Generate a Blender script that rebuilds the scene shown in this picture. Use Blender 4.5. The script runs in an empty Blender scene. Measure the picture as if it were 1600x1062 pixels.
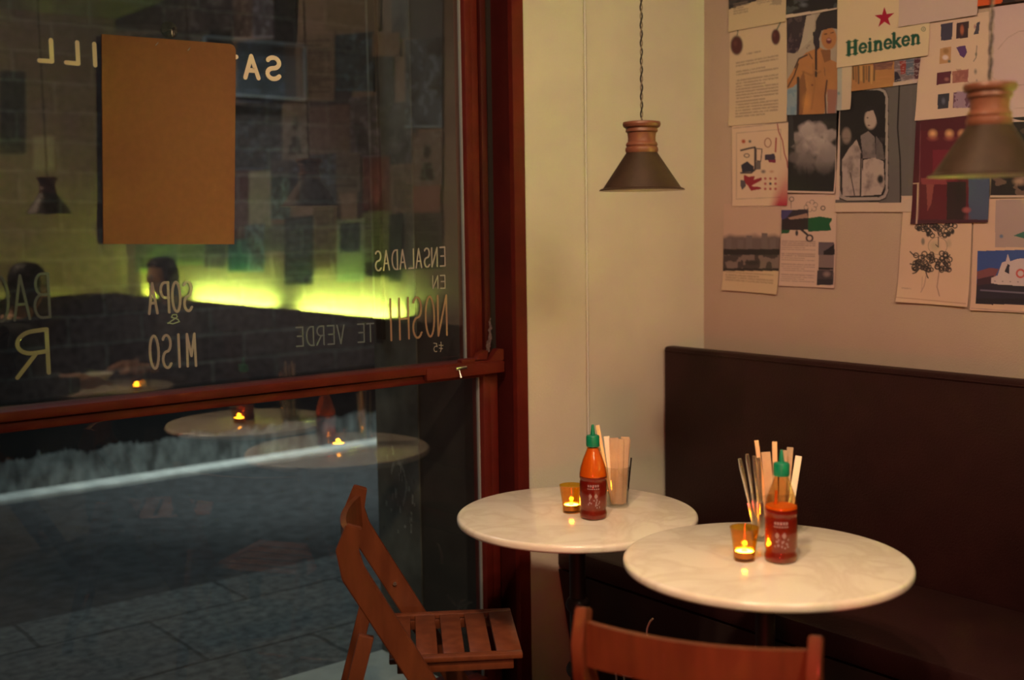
import bpy, bmesh, math, random
import numpy as np
from mathutils import Vector, Matrix
random.seed(7)
RNG = np.random.default_rng(11)
C = bpy.context.scene.collection
PI = math.pi

# ------------------------------------------------------------------ camera
FPX, EYE = 1800.35, 1.458
YAW, PITCH, ROLL = math.radians(39.065), math.radians(5.606), math.radians(0.869)
fwd = Vector((math.sin(YAW)*math.cos(PITCH), math.cos(YAW)*math.cos(PITCH), -math.sin(PITCH)))
rgt0 = Vector((math.cos(YAW), -math.sin(YAW), 0)); dwn0 = fwd.cross(rgt0)
rgt = math.cos(ROLL)*rgt0 + math.sin(ROLL)*dwn0
dwn = -math.sin(ROLL)*rgt0 + math.cos(ROLL)*dwn0
cam_d = bpy.data.cameras.new('camera'); cam = bpy.data.objects.new('camera', cam_d); C.objects.link(cam)
cam.matrix_world = Matrix(((rgt.x, -dwn.x, -fwd.x, 0), (rgt.y, -dwn.y, -fwd.y, 0), (rgt.z, -dwn.z, -fwd.z, EYE), (0, 0, 0, 1)))
cam_d.sensor_width = 36; cam_d.lens = FPX/1600*36; cam_d.clip_start = 0.05; cam_d.clip_end = 60
cam_d.dof.use_dof = True; cam_d.dof.focus_distance = 3.0; cam_d.dof.aperture_fstop = 2.0
bpy.context.scene.camera = cam

# ------------------------------------------------------------------ world, exposure, large lights
sc = bpy.context.scene
w = bpy.data.worlds.new('night'); sc.world = w; w.use_nodes = True
w.node_tree.nodes['Background'].inputs[0].default_value = (0.10, 0.16, 0.22, 1)
w.node_tree.nodes['Background'].inputs[1].default_value = 0.10
sc.view_settings.view_transform = 'Standard'; sc.view_settings.look = 'None'
sc.view_settings.gamma = 1; sc.view_settings.use_curve_mapping = False
sc.view_settings.exposure = 0.0
try: sc.cycles.max_bounces = 10; sc.cycles.transparent_max_bounces = 24; sc.cycles.sample_clamp_indirect = 60
except Exception: pass

def lamp(name, kind, loc, aim, power, color, size=0.1, spot=60, blend=0.5):
    l = bpy.data.lights.new(name, kind); o = bpy.data.objects.new(name, l); C.objects.link(o)
    o.location = loc; l.energy = power; l.color = color
    if kind == 'AREA': l.size = size
    else: l.shadow_soft_size = size
    if kind == 'SPOT': l.spot_size = math.radians(spot); l.spot_blend = blend
    if aim is not None:
        o.rotation_euler = (Vector(aim)-Vector(loc)).to_track_quat('-Z', 'Y').to_euler()
    return o

lamp('overhead_spot_light', 'SPOT', (0.5, 0.95, 2.75), (2.15, 1.95, 1.25), 106, (1.0, 0.67, 0.41), 0.06, 84, 0.8)
lamp('overhead_spot_light', 'SPOT', (0.75, 0.75, 2.75), (1.93, 1.78, 0.75), 92, (1.0, 0.68, 0.42), 0.06, 40, 0.9)  # narrow spot added to keep the tabletops bright
lamp('room_fill_light', 'AREA', (0.9, -0.7, 2.8), (2.6, -0.4, 1.0), 62, (1.0, 0.70, 0.45), 0.8)  # unseen area light added to fill the far poster wall
lamp('red_low_light', 'SPOT', (0.15, 0.25, 0.85), (1.62, 1.35, 0.80), 34, (1.0, 0.05, 0.045), 0.10, 38, 0.8)  # red spot from an unseen low source, aimed at the chair
lamp('street_spot_light', 'SPOT', (3.6, 5.3, 4.6), (3.3, 6.35, 0), 720, (0.86, 0.95, 0.95), 0.15, 46, 1.0)
lamp('street_spot_light', 'SPOT', (2.6, 4.9, 4.2), (2.5, 4.3, 0), 75, (0.84, 0.96, 0.97), 0.3, 50, 1.0)  # extra spot added to brighten the pavement
lamp('street_fill_light', 'AREA', (1.5, 5.2, 4.6), (1.8, 5.2, 0.0), 40, (0.72, 0.90, 1.0), 1.5)  # unseen area light pointed down to brighten the street ground

# ------------------------------------------------------------------ geometry helpers
def ray(x, y):
    return (rgt*((x-800)/FPX) + dwn*((y-531)/FPX) + fwd).normalized()
def at(x, y, ax, val):
    d = ray(x, y); t = (val-(EYE if ax == 2 else 0))/d[ax]
    return Vector((0, 0, EYE)) + d*t
def project(P):
    q = P - np.array([0, 0, EYE]); M = np.array([rgt, dwn, fwd]); q = q @ M.T
    return 800+FPX*q[..., 0]/q[..., 2], 531+FPX*q[..., 1]/q[..., 2]

def empty(name, loc=(0, 0, 0), rz=0, parent=None):
    o = bpy.data.objects.new(name, None); C.objects.link(o); o.location = loc; o.rotation_euler = (0, 0, rz)
    if parent: o.parent = parent
    return o
def tag(o, label=None, cat=None, group=None, kind=None):
    if label: o['label'] = label
    if cat: o['category'] = cat
    if group: o['group'] = group
    if kind: o['kind'] = kind
    return o
def smooth(bm, ang=0.6):
    for f in bm.faces: f.smooth = True
    for e in bm.edges:
        if len(e.link_faces) == 2 and e.calc_face_angle(0) > ang: e.smooth = False
def obj(name, bm, mat, parent=None, sm=True):
    bmesh.ops.recalc_face_normals(bm, faces=bm.faces)
    if sm: smooth(bm)
    me = bpy.data.meshes.new(name); bm.to_mesh(me); bm.free()
    o = bpy.data.objects.new(name, me); C.objects.link(o)
    for m in (mat if isinstance(mat, (list, tuple)) else [mat]): me.materials.append(m)
    if parent: o.parent = parent
    return o
def B(): return bmesh.new()
def box(bm, lo, hi, bev=0, mi=0, M=None):
    lo, hi = Vector(lo), Vector(hi)
    g = bmesh.ops.create_cube(bm, size=1)['verts']
    for v in g: v.co = Vector([(lo[i]+hi[i])/2 + v.co[i]*(hi[i]-lo[i]) for i in range(3)])
    fs = list({f for v in g for f in v.link_faces})
    for f in fs: f.material_index = mi
    if bev:
        es = list({e for v in g for e in v.link_edges})
        r = bmesh.ops.bevel(bm, geom=es, offset=bev, segments=2, affect='EDGES', profile=0.5)
        g = list({v for f in r['faces'] for v in f.verts} | {v for v in g if v.is_valid})
    if M is not None:
        for v in g: v.co = M @ v.co
    return g
def beam(bm, p, q, w, d, up=(0, 0, 1), bev=0.003):
    """a board from p to q, w wide across, d deep along up"""
    p, q = Vector(p), Vector(q); z = (q-p).normalized(); x = Vector(up).cross(z).normalized(); y = z.cross(x)
    M = Matrix(((x.x, y.x, z.x, p.x), (x.y, y.y, z.y, p.y), (x.z, y.z, z.z, p.z), (0, 0, 0, 1)))
    return box(bm, (-w/2, -d/2, 0), (w/2, d/2, (q-p).length), bev, 0, M)
def lathe(bm, prof, n=48, cen=(0, 0, 0), mi=0, cap0=True, cap1=True, sq=0):
    rings = []
    for r, z in prof:
        ring = []
        for i in range(n):
            a = 2*PI*i/n; k = 1+sq*(0.5-0.5*math.cos(4*a+PI))*0.12
            ring.append(bm.verts.new((cen[0]+r*k*math.cos(a), cen[1]+r*k*math.sin(a), cen[2]+z)))
        rings.append(ring)
    for a, b in zip(rings, rings[1:]):
        for i in range(n):
            f = bm.faces.new((a[i], a[(i+1) % n], b[(i+1) % n], b[i])); f.material_index = mi
    if cap0 and prof[0][0] > 1e-5: bm.faces.new(rings[0][::-1]).material_index = mi
    if cap1 and prof[-1][0] > 1e-5: bm.faces.new(rings[-1]).material_index = mi
def tube(bm, pts, r, n=8, taper=None):
    pts = [Vector(p) for p in pts]; prev = None; u = None
    for i, p in enumerate(pts):
        t = (pts[min(i+1, len(pts)-1)]-pts[max(i-1, 0)]).normalized()
        if u is None:
            u = t.orthogonal().normalized()
        u = (u - t*u.dot(t)).normalized(); v = t.cross(u)
        rr = r if taper is None else r*taper[i]
        ring = [bm.verts.new(p+rr*(math.cos(2*PI*k/n)*u+math.sin(2*PI*k/n)*v)) for k in range(n)]
        if prev:
            for k in range(n): bm.faces.new((prev[k], prev[(k+1) % n], ring[(k+1) % n], ring[k]))
        else: bm.faces.new(ring[::-1])
        prev = ring
    bm.faces.new(prev)
def spline(pts, n=8):
    pts = [Vector(p) for p in pts]; out = []
    P = [2*pts[0]-pts[1]]+pts+[2*pts[-1]-pts[-2]]
    for i in range(1, len(P)-2):
        a, b, c, d = P[i-1:i+3]
        for k in range(n):
            t = k/n; out.append(0.5*((2*b)+(c-a)*t+(2*a-5*b+4*c-d)*t*t+(3*b-a-3*c+d)*t**3))
    out.append(pts[-1]); return out
def quadbox(bm, pts, thick, nrm):
    n = Vector(nrm)*thick; a = [bm.verts.new(p) for p in pts]; b = [bm.verts.new(Vector(p)+n) for p in pts]
    bm.faces.new(a); bm.faces.new(b[::-1]); k = len(pts)
    for i in range(k): bm.faces.new((a[i], b[i], b[(i+1) % k], a[(i+1) % k]))

# ------------------------------------------------------------------ materials
def mat(name, col, rough=0.5, metal=0, spec=0.5, noise=0, nscale=20, bump=0, bscale=60, coat=0, col2=None, stretch=None):
    m = bpy.data.materials.new(name); m.use_nodes = True; nt = m.node_tree; p = nt.nodes['Principled BSDF']
    p.inputs['Base Color'].default_value = (*col, 1); p.inputs['Roughness'].default_value = rough
    p.inputs['Metallic'].default_value = metal; p.inputs['Specular IOR Level'].default_value = spec
    p.inputs['Coat Weight'].default_value = coat; p.inputs['Coat Roughness'].default_value = 0.15
    tc = nt.nodes.new('ShaderNodeTexCoord'); mp = nt.nodes.new('ShaderNodeMapping')
    nt.links.new(tc.outputs['Object'], mp.inputs[0])
    if stretch: mp.inputs['Scale'].default_value = stretch
    if noise or col2:
        n = nt.nodes.new('ShaderNodeTexNoise'); n.inputs['Scale'].default_value = nscale; n.inputs['Detail'].default_value = 6
        nt.links.new(mp.outputs[0], n.inputs['Vector'])
        r = nt.nodes.new('ShaderNodeValToRGB'); r.color_ramp.elements[0].position = 0.35; r.color_ramp.elements[1].position = 0.68
        c2 = col2 or tuple(max(0, c*(1-noise)) for c in col)
        r.color_ramp.elements[0].color = (*c2, 1); r.color_ramp.elements[1].color = (*col, 1)
        nt.links.new(n.outputs['Fac'], r.inputs[0]); nt.links.new(r.outputs[0], p.inputs['Base Color'])
    if bump:
        n2 = nt.nodes.new('ShaderNodeTexNoise'); n2.inputs['Scale'].default_value = bscale; n2.inputs['Detail'].default_value = 5
        nt.links.new(mp.outputs[0], n2.inputs['Vector'])
        b = nt.nodes.new('ShaderNodeBump'); b.inputs['Strength'].default_value = bump; b.inputs['Distance'].default_value = 0.004
        nt.links.new(n2.outputs['Fac'], b.inputs['Height']); nt.links.new(b.outputs[0], p.inputs['Normal'])
    return m
def emit(name, col, s):
    m = bpy.data.materials.new(name); m.use_nodes = True; p = m.node_tree.nodes['Principled BSDF']
    p.inputs['Base Color'].default_value = (*col, 1)
    p.inputs['Emission Color'].default_value = (*col, 1); p.inputs['Emission Strength'].default_value = s
    return m
def sheer(name, tint, f0=0.04, rough=0.0, dirt=0):
    """thin transparent pane: tinted see-through plus a mirror layer that grows at grazing angles"""
    m = bpy.data.materials.new(name); m.use_nodes = True; nt = m.node_tree; nt.nodes.clear()
    out = nt.nodes.new('ShaderNodeOutputMaterial'); tr = nt.nodes.new('ShaderNodeBsdfTransparent')
    gl = nt.nodes.new('ShaderNodeBsdfGlossy'); lw = nt.nodes.new('ShaderNodeLayerWeight'); mx = nt.nodes.new('ShaderNodeMixShader')
    tr.inputs[0].default_value = (*tint, 1); gl.inputs['Roughness'].default_value = rough; lw.inputs['Blend'].default_value = 0.5
    pw = nt.nodes.new('ShaderNodeMath'); pw.operation = 'POWER'; pw.inputs[1].default_value = 4
    ma = nt.nodes.new('ShaderNodeMath'); ma.operation = 'MULTIPLY_ADD'; ma.inputs[1].default_value = 0.9; ma.inputs[2].default_value = f0
    nt.links.new(lw.outputs['Facing'], pw.inputs[0]); nt.links.new(pw.outputs[0], ma.inputs[0]); nt.links.new(ma.outputs[0], mx.inputs[0])
    nt.links.new(tr.outputs[0], mx.inputs[1]); nt.links.new(gl.outputs[0], mx.inputs[2])
    last = mx
    if dirt:
        df = nt.nodes.new('ShaderNodeBsdfDiffuse'); df.inputs[0].default_value = (0.5, 0.5, 0.48, 1)
        tc = nt.nodes.new('ShaderNodeTexCoord'); n = nt.nodes.new('ShaderNodeTexNoise'); n.inputs['Scale'].default_value = 9; n.inputs['Detail'].default_value = 8
        nt.links.new(tc.outputs['Object'], n.inputs['Vector'])
        m2 = nt.nodes.new('ShaderNodeMath'); m2.operation = 'MULTIPLY'; m2.inputs[1].default_value = dirt
        nt.links.new(n.outputs['Fac'], m2.inputs[0])
        mx2 = nt.nodes.new('ShaderNodeMixShader'); nt.links.new(m2.outputs[0], mx2.inputs[0])
        nt.links.new(mx.outputs[0], mx2.inputs[1]); nt.links.new(df.outputs[0], mx2.inputs[2]); last = mx2
    nt.links.new(last.outputs[0], out.inputs[0])
    return m
def bricks(name, c1, c2, mortar, bw, rh, ms=0.012, plane='xz', off=0.5, rough=0.9, bump=0.6, black=None):
    m = bpy.data.materials.new(name); m.use_nodes = True; nt = m.node_tree; p = nt.nodes['Principled BSDF']; p.inputs['Roughness'].default_value = rough; p.inputs['Specular IOR Level'].default_value = 0.1
    tc = nt.nodes.new('ShaderNodeTexCoord'); sp = nt.nodes.new('ShaderNodeSeparateXYZ'); cb = nt.nodes.new('ShaderNodeCombineXYZ')
    nt.links.new(tc.outputs['Object'], sp.inputs[0])
    nt.links.new(sp.outputs['XYZ'.index(plane[0].upper())], cb.inputs[0]); nt.links.new(sp.outputs['XYZ'.index(plane[1].upper())], cb.inputs[1])
    nz = nt.nodes.new('ShaderNodeTexNoise'); nz.inputs['Scale'].default_value = 7; nz.inputs['Detail'].default_value = 5
    nt.links.new(tc.outputs['Object'], nz.inputs['Vector'])
    dis = nt.nodes.new('ShaderNodeVectorMath'); dis.operation = 'MULTIPLY_ADD'
    dis.inputs[1].default_value = (0.03, 0.03, 0.03); nt.links.new(nz.outputs['Color'], dis.inputs[0]); nt.links.new(cb.outputs[0], dis.inputs[2])
    br = nt.nodes.new('ShaderNodeTexBrick'); br.offset = off
    for k, v in (('Color1', (*c1, 1)), ('Color2', (*c2, 1)), ('Mortar', (*mortar, 1)), ('Scale', 1), ('Mortar Size', ms), ('Mortar Smooth', 0.3), ('Brick Width', bw), ('Row Height', rh)):
        br.inputs[k].default_value = v
    nt.links.new(dis.outputs[0], br.inputs['Vector'])
    n3 = nt.nodes.new('ShaderNodeTexNoise'); n3.inputs['Scale'].default_value = 25; n3.inputs['Detail'].default_value = 8
    nt.links.new(tc.outputs['Object'], n3.inputs['Vector'])
    mx = nt.nodes.new('ShaderNodeMix'); mx.data_type = 'RGBA'; mx.blend_type = 'MULTIPLY'; mx.inputs[0].default_value = 0.75
    rr = nt.nodes.new('ShaderNodeValToRGB'); rr.color_ramp.elements[0].position = 0.3; rr.color_ramp.elements[0].color = (0.25, 0.25, 0.27, 1); rr.color_ramp.elements[1].position = 0.7
    nt.links.new(n3.outputs['Fac'], rr.inputs[0])
    nt.links.new(br.outputs['Color'], mx.inputs[6]); nt.links.new(rr.outputs[0], mx.inputs[7]); nt.links.new(mx.outputs[2], p.inputs['Base Color'])
    bp = nt.nodes.new('ShaderNodeBump'); bp.inputs['Strength'].default_value = bump; bp.inputs['Distance'].default_value = 0.01; bp.invert = True
    nt.links.new(br.outputs['Fac'], bp.inputs['Height']); nt.links.new(bp.outputs[0], p.inputs['Normal'])
    return m

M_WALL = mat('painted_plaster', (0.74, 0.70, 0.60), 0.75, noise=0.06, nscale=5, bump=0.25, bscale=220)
M_PWALL = mat('poster_wall_redlit_paint', (0.50, 0.385, 0.33), 0.75, noise=0.05, nscale=4, bump=0.2, bscale=200)  # pinker colour stands in for the redder light on this wall
M_CEIL = mat('ceiling_paint', (0.6, 0.57, 0.5), 0.85, noise=0.05)
M_FLOOR = mat('dark_floor', (0.10, 0.075, 0.06), 0.45, noise=0.4, nscale=8)
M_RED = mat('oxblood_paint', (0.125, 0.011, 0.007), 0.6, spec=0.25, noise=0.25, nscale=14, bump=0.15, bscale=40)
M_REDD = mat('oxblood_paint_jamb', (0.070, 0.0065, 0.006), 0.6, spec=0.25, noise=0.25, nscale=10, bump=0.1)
M_BENCH = mat('brown_leatherette', (0.028, 0.0075, 0.0075), 0.55, spec=0.3, noise=0.2, nscale=12, bump=0.3, bscale=180)
M_BENCHD = mat('black_board', (0.02, 0.013, 0.012), 0.6)
M_BLACK = mat('black_iron', (0.012, 0.012, 0.013), 0.4, noise=0.3)
M_DARK = mat('dark_gap_shade', (0.02, 0.015, 0.013), 0.6)  # shade of the frame gaps, put in as a dark colour
M_STEEL = mat('steel', (0.7, 0.68, 0.65), 0.25, metal=1)
M_WOOD = mat('beech_wood', (0.19, 0.049, 0.017), 0.42, col2=(0.13, 0.031, 0.011), nscale=6, stretch=(6, 6, 1), coat=0.15)
M_SHADE = mat('bronze_shade', (0.060, 0.033, 0.021), 0.5, metal=0.2, noise=0.3, nscale=30)
M_SHADEIN = mat('shade_lining', (0.75, 0.68, 0.6), 0.6)
M_TURN = mat('turned_wood', (0.24, 0.080, 0.045), 0.45, noise=0.25, nscale=18)
M_CORDD = mat('cord_dark', (0.025, 0.02, 0.02), 0.8)
M_CORDL = mat('cord_light', (0.22, 0.17, 0.12), 0.8)
M_CARD = mat('brown_cardboard', (0.235, 0.095, 0.038), 0.8, noise=0.08, nscale=60)
M_CARDE = mat('cardboard_edge', (0.35, 0.2, 0.1), 0.9)
M_WAX = mat('candle_wax', (0.9, 0.8, 0.6), 0.5)
M_TIN = mat('tealight_tin', (0.5, 0.45, 0.4), 0.35, metal=1)
M_FLAME = emit('flame', (1.0, 0.55, 0.14), 30)
M_GLOW = emit('lit_wax', (1.0, 0.62, 0.20), 80)
M_SAUCE = mat('chilli_sauce', (0.20, 0.013, 0.016), 0.3)
M_SAUCEO = mat('chilli_sauce_thin', (0.80, 0.19, 0.012), 0.35)
M_CAP = mat('green_plastic', (0.0, 0.20, 0.10), 0.4)
M_PRINT = mat('bottle_print', (0.32, 0.19, 0.19), 0.6)
M_KRAFT = mat('paper_sleeve', (0.52, 0.35, 0.22), 0.7, noise=0.15, nscale=30)
M_CREAM = mat('cream_paper', (0.85, 0.74, 0.58), 0.7)
M_STICK = mat('bare_wood_sticks', (0.80, 0.52, 0.28), 0.6)
M_ORANGE = mat('orange_plastic', (0.9, 0.22, 0.05), 0.5)
M_AMBER = sheer('amber_glass', (1.0, 0.76, 0.24), 0.05, 0.02)
M_CLEAR = sheer('clear_glass', (0.93, 0.93, 0.91), 0.06, 0.01)
M_PLAST = sheer('clear_bottle', (0.85, 0.68, 0.45), 0.06, 0.08)
M_PANE = sheer('window_glass', (0.90, 0.93, 0.92), 0.11, 0.0, dirt=0.010)
M_GREEN = emit('green_tube_glow', (0.66, 1.0, 0.17), 640)
M_GREEN3 = emit('end_green_tube_glow', (0.70, 1.0, 0.10), 260)
M_GREENDIM = emit('weak_green_tube_glow', (0.8, 1.0, 0.12), 14)
M_WHITEPL = mat('white_plastic', (0.75, 0.73, 0.7), 0.4)
M_LETTER = mat('cream_window_paint', (0.9, 0.8, 0.6), 0.7)
M_LETTERP = mat('chalky_window_paint', (0.36, 0.33, 0.29), 0.8)
M_LETTERB = mat('blue_grey_window_paint', (0.12, 0.15, 0.16), 0.8)
M_LETTERR = mat('orange_window_paint', (0.32, 0.20, 0.13), 0.8)

def marble():
    m = mat('marble', (0.86, 0.80, 0.70), 0.16, coat=0.2)
    nt = m.node_tree; p = nt.nodes['Principled BSDF']
    tc = nt.nodes.new('ShaderNodeTexCoord'); n = nt.nodes.new('ShaderNodeTexNoise'); n.inputs['Scale'].default_value = 5; n.inputs['Detail'].default_value = 9; n.inputs['Distortion'].default_value = 1.6
    nt.links.new(tc.outputs['Object'], n.inputs['Vector'])
    r = nt.nodes.new('ShaderNodeValToRGB'); e = r.color_ramp.elements
    e[0].position = 0.40; e[0].color = (0.86, 0.80, 0.70, 1); e[1].position = 0.60; e[1].color = (0.86, 0.80, 0.70, 1)
    q = e.new(0.50); q.color = (0.77, 0.69, 0.59, 1)
    nt.links.new(n.outputs['Fac'], r.inputs[0]); nt.links.new(r.outputs[0], p.inputs['Base Color'])
    return m
M_MARBLE = marble()

# ------------------------------------------------------------------ room shell
WY = 2.63          # room face of the window wall
PX = 2.986         # poster wall
GY = 2.70          # window glass
END = -2.5
def struct(name, bm, m, parent=None, sm=False):
    o = obj(name, bm, m, parent, sm)
    if not parent: o['kind'] = 'structure'
    return o
b = B(); box(b, (-1.7, END-0.1, -0.06), (PX+0.1, WY, 0)); struct('floor', b, M_FLOOR)
b = B(); box(b, (-1.7, END-0.1, 2.9), (PX+0.1, 2.75, 3.0)); struct('ceiling', b, M_CEIL)
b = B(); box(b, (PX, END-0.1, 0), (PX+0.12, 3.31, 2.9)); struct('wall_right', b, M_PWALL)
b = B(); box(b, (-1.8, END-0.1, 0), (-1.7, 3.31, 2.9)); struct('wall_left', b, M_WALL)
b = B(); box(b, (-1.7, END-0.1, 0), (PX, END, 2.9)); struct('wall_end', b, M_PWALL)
b = B()
box(b, (2.18, WY+0.006, 0), (PX, 2.80, 2.9)); box(b, (2.18, WY, 0), (2.432, WY+0.01, 2.9), 0.002)
box(b, (2.10, 2.80, 0.0), (PX, 3.31, 2.9)); box(b, (-1.7, WY, 2.55), (2.18, 3.31, 2.9)); box(b, (-1.7, WY, 0), (-1.3, 3.31, 2.55))
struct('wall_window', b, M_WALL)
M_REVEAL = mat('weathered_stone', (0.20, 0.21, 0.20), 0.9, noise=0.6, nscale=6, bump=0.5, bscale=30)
M_REVEALD = mat('dark_reveal_stone', (0.055, 0.050, 0.045), 0.8, noise=0.4, nscale=8)  # inner part of the reveal, darker than the outer part
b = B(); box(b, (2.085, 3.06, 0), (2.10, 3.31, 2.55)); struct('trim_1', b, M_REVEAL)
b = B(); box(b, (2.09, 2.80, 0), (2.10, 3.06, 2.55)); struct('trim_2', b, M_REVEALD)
b = B(); box(b, (2.070, 3.235, 1.09), (2.085, 3.275, 2.5), 0.002); struct('trim_3', b, M_BLACK)      # shutter channel
# stains on the reveal stone
M_STAIN = mat('pale_lime_stain', (0.42, 0.44, 0.42), 0.9, noise=0.7, nscale=30)
b = B()
for k in range(26):
    y = 3.08+0.2*random.random(); z = 0.42+0.30*random.random(); s = 0.004+0.008*random.random(); hh = 0.008+0.03*random.random()
    quadbox(b, [(2.0845, y, z), (2.0845, y+s, z+0.2*s), (2.0845, y+s*0.8, z+hh), (2.0845, y-s*0.2, z+hh*0.9)], 0.001, (1, 0, 0))
for a in range(20):
    t = a/20*PI*1.2+0.5; y = 3.18+0.045*math.cos(t); z = 0.60+0.075*math.sin(t)
    quadbox(b, [(2.0845, y, z), (2.0845, y+0.006, z), (2.0845, y+0.006, z+0.02), (2.0845, y, z+0.02)], 0.001, (1, 0, 0))
struct('trim_4', b, M_STAIN)

# jamb of the window, oxblood red
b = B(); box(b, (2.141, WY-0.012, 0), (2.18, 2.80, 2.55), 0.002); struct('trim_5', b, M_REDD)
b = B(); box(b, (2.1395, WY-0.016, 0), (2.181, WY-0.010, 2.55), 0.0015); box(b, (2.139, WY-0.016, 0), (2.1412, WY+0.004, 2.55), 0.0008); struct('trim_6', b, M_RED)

# ------------------------------------------------------------------ window with its sashes, panes and painted words
win = empty('window_1', (0, 0, 0)); win['kind'] = 'structure'
XL = -1.3
b = B()   # upper sash: stile with two ridges, then the guide strip
box(b, (2.018, 2.680, 1.07), (2.043, 2.735, 2.55), 0.004); box(b, (2.040, 2.686, 1.07), (2.070, 2.735, 2.55), 0.004)
obj('upper_sash_stile', b, M_RED, win)
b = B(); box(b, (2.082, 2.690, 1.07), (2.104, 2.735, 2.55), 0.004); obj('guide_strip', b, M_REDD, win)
b = B(); box(b, (2.066, 2.715, 0.02), (2.141, 2.78, 2.55)); obj('channel', b, M_DARK, win)  # dark colour stands for the shade in the gap beside the sash
b = B(); box(b, (2.062, 2.678, 0.0), (2.090, 2.735, 1.03), 0.004); box(b, (2.090, 2.684, 0.0), (2.122, 2.735, 1.03), 0.004)
obj('lower_sash_stile', b, M_RED, win)
b = B(); box(b, (XL, 2.678, 0.0), (2.062, 2.735, 0.10), 0.004); obj('bottom_rail', b, M_RED, win)
b = B()
box(b, (XL, 2.652, 1.046), (2.118, 2.735, 1.070), 0.005); box(b, (XL, 2.668, 1.020), (2.062, 2.735, 1.043), 0.004)
box(b, (1.84, 2.648, 1.030), (2.120, 2.670, 1.064), 0.003)
obj('meeting_rail', b, M_RED, win)
b = B(); box(b, (XL, 2.676, 1.040), (2.062, 2.73, 1.048)); obj('rail_groove', b, M_DARK, win)  # dark strip in place of the shade inside the groove
b = B()   # curved horn on the rail end
prof = [(2.120, 1.066), (2.120, 1.098), (2.104, 1.101), (2.094, 1.098), (2.080, 1.080), (2.066, 1.070), (2.030, 1.066)]
quadbox(b, [(x, 2.652, z) for x, z in prof], 0.022, (0, 1, 0))
prof = [(2.060, 1.072), (2.066, 1.098), (2.055, 1.100), (2.035, 1.092), (2.020, 1.074)]
quadbox(b, [(x, 2.656, z) for x, z in prof], 0.02, (0, 1, 0))
box(b, (1.965, 2.652, 1.066), (2.015, 2.675, 1.080), 0.003)
obj('sash_horn', b, M_RED, win)
b = B(); p0 = at(712, 576, 1, 2.645); p1 = at(729, 573.5, 1, 2.645)
beam(b, p0, p1, 0.006, 0.008, bev=0.001); p2 = at(717.5, 577, 1, 2.645); p3 = at(720, 590, 1, 2.64)
tube(b, [p2, (p2+p3)/2, p3], 0.0035, 8, [0.5, 0.8, 1.5]); o = obj('latch', b, M_STEEL, win); o['label'] = 'small bright metal latch with a dangling pin'
b = B()   # torn strip hanging beside the horn
tp = []
for i in range(12):
    y = 497+ i*4.8; c = at(766-(i*0.25)+random.uniform(-1.5, 1.5), y, 1, 2.684); wd = 0.0045+0.0018*i*random.uniform(0.4, 1)
    tp.append((c, min(wd, 0.016)))
for (c, wa), (d, wb) in zip(tp, tp[1:]):
    vs = [b.verts.new(c+Vector((-wa/2, 0, 0))), b.verts.new(c+Vector((wa/2, random.uniform(-.004, .004), 0))), b.verts.new(d+Vector((wb/2, 0, 0))), b.verts.new(d+Vector((-wb/2, random.uniform(-.004, .004), 0)))]
    b.faces.new(vs)
o = obj('torn_tape', b, mat('dusty_tape', (0.20, 0.13, 0.14), 0.9, noise=0.5, nscale=120), win); o['label'] = 'greyish torn sealing tape hanging at the sash corner'
b = B(); box(b, (XL, GY, 1.06), (2.020, GY+0.004, 2.55)); obj('upper_pane', b, M_PANE, win)
b = B(); box(b, (XL, GY, 0.09), (2.064, GY+0.004, 1.03)); obj('lower_pane', b, M_PANE, win)
b = B(); box(b, (2.0125, GY-0.004, 1.07), (2.0165, GY+0.006, 2.5)); box(b, (2.0565, GY-0.004, 0.1), (2.0605, GY+0.006, 1.02)); obj('glazing_bead', b, mat('glazing_putty', (0.30, 0.32, 0.33), 0.5), win)
b = B(); box(b, (XL, 2.74, 0), (2.14, 2.80, 0.09)); obj('outer_sill', b, M_REDD, win)

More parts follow.
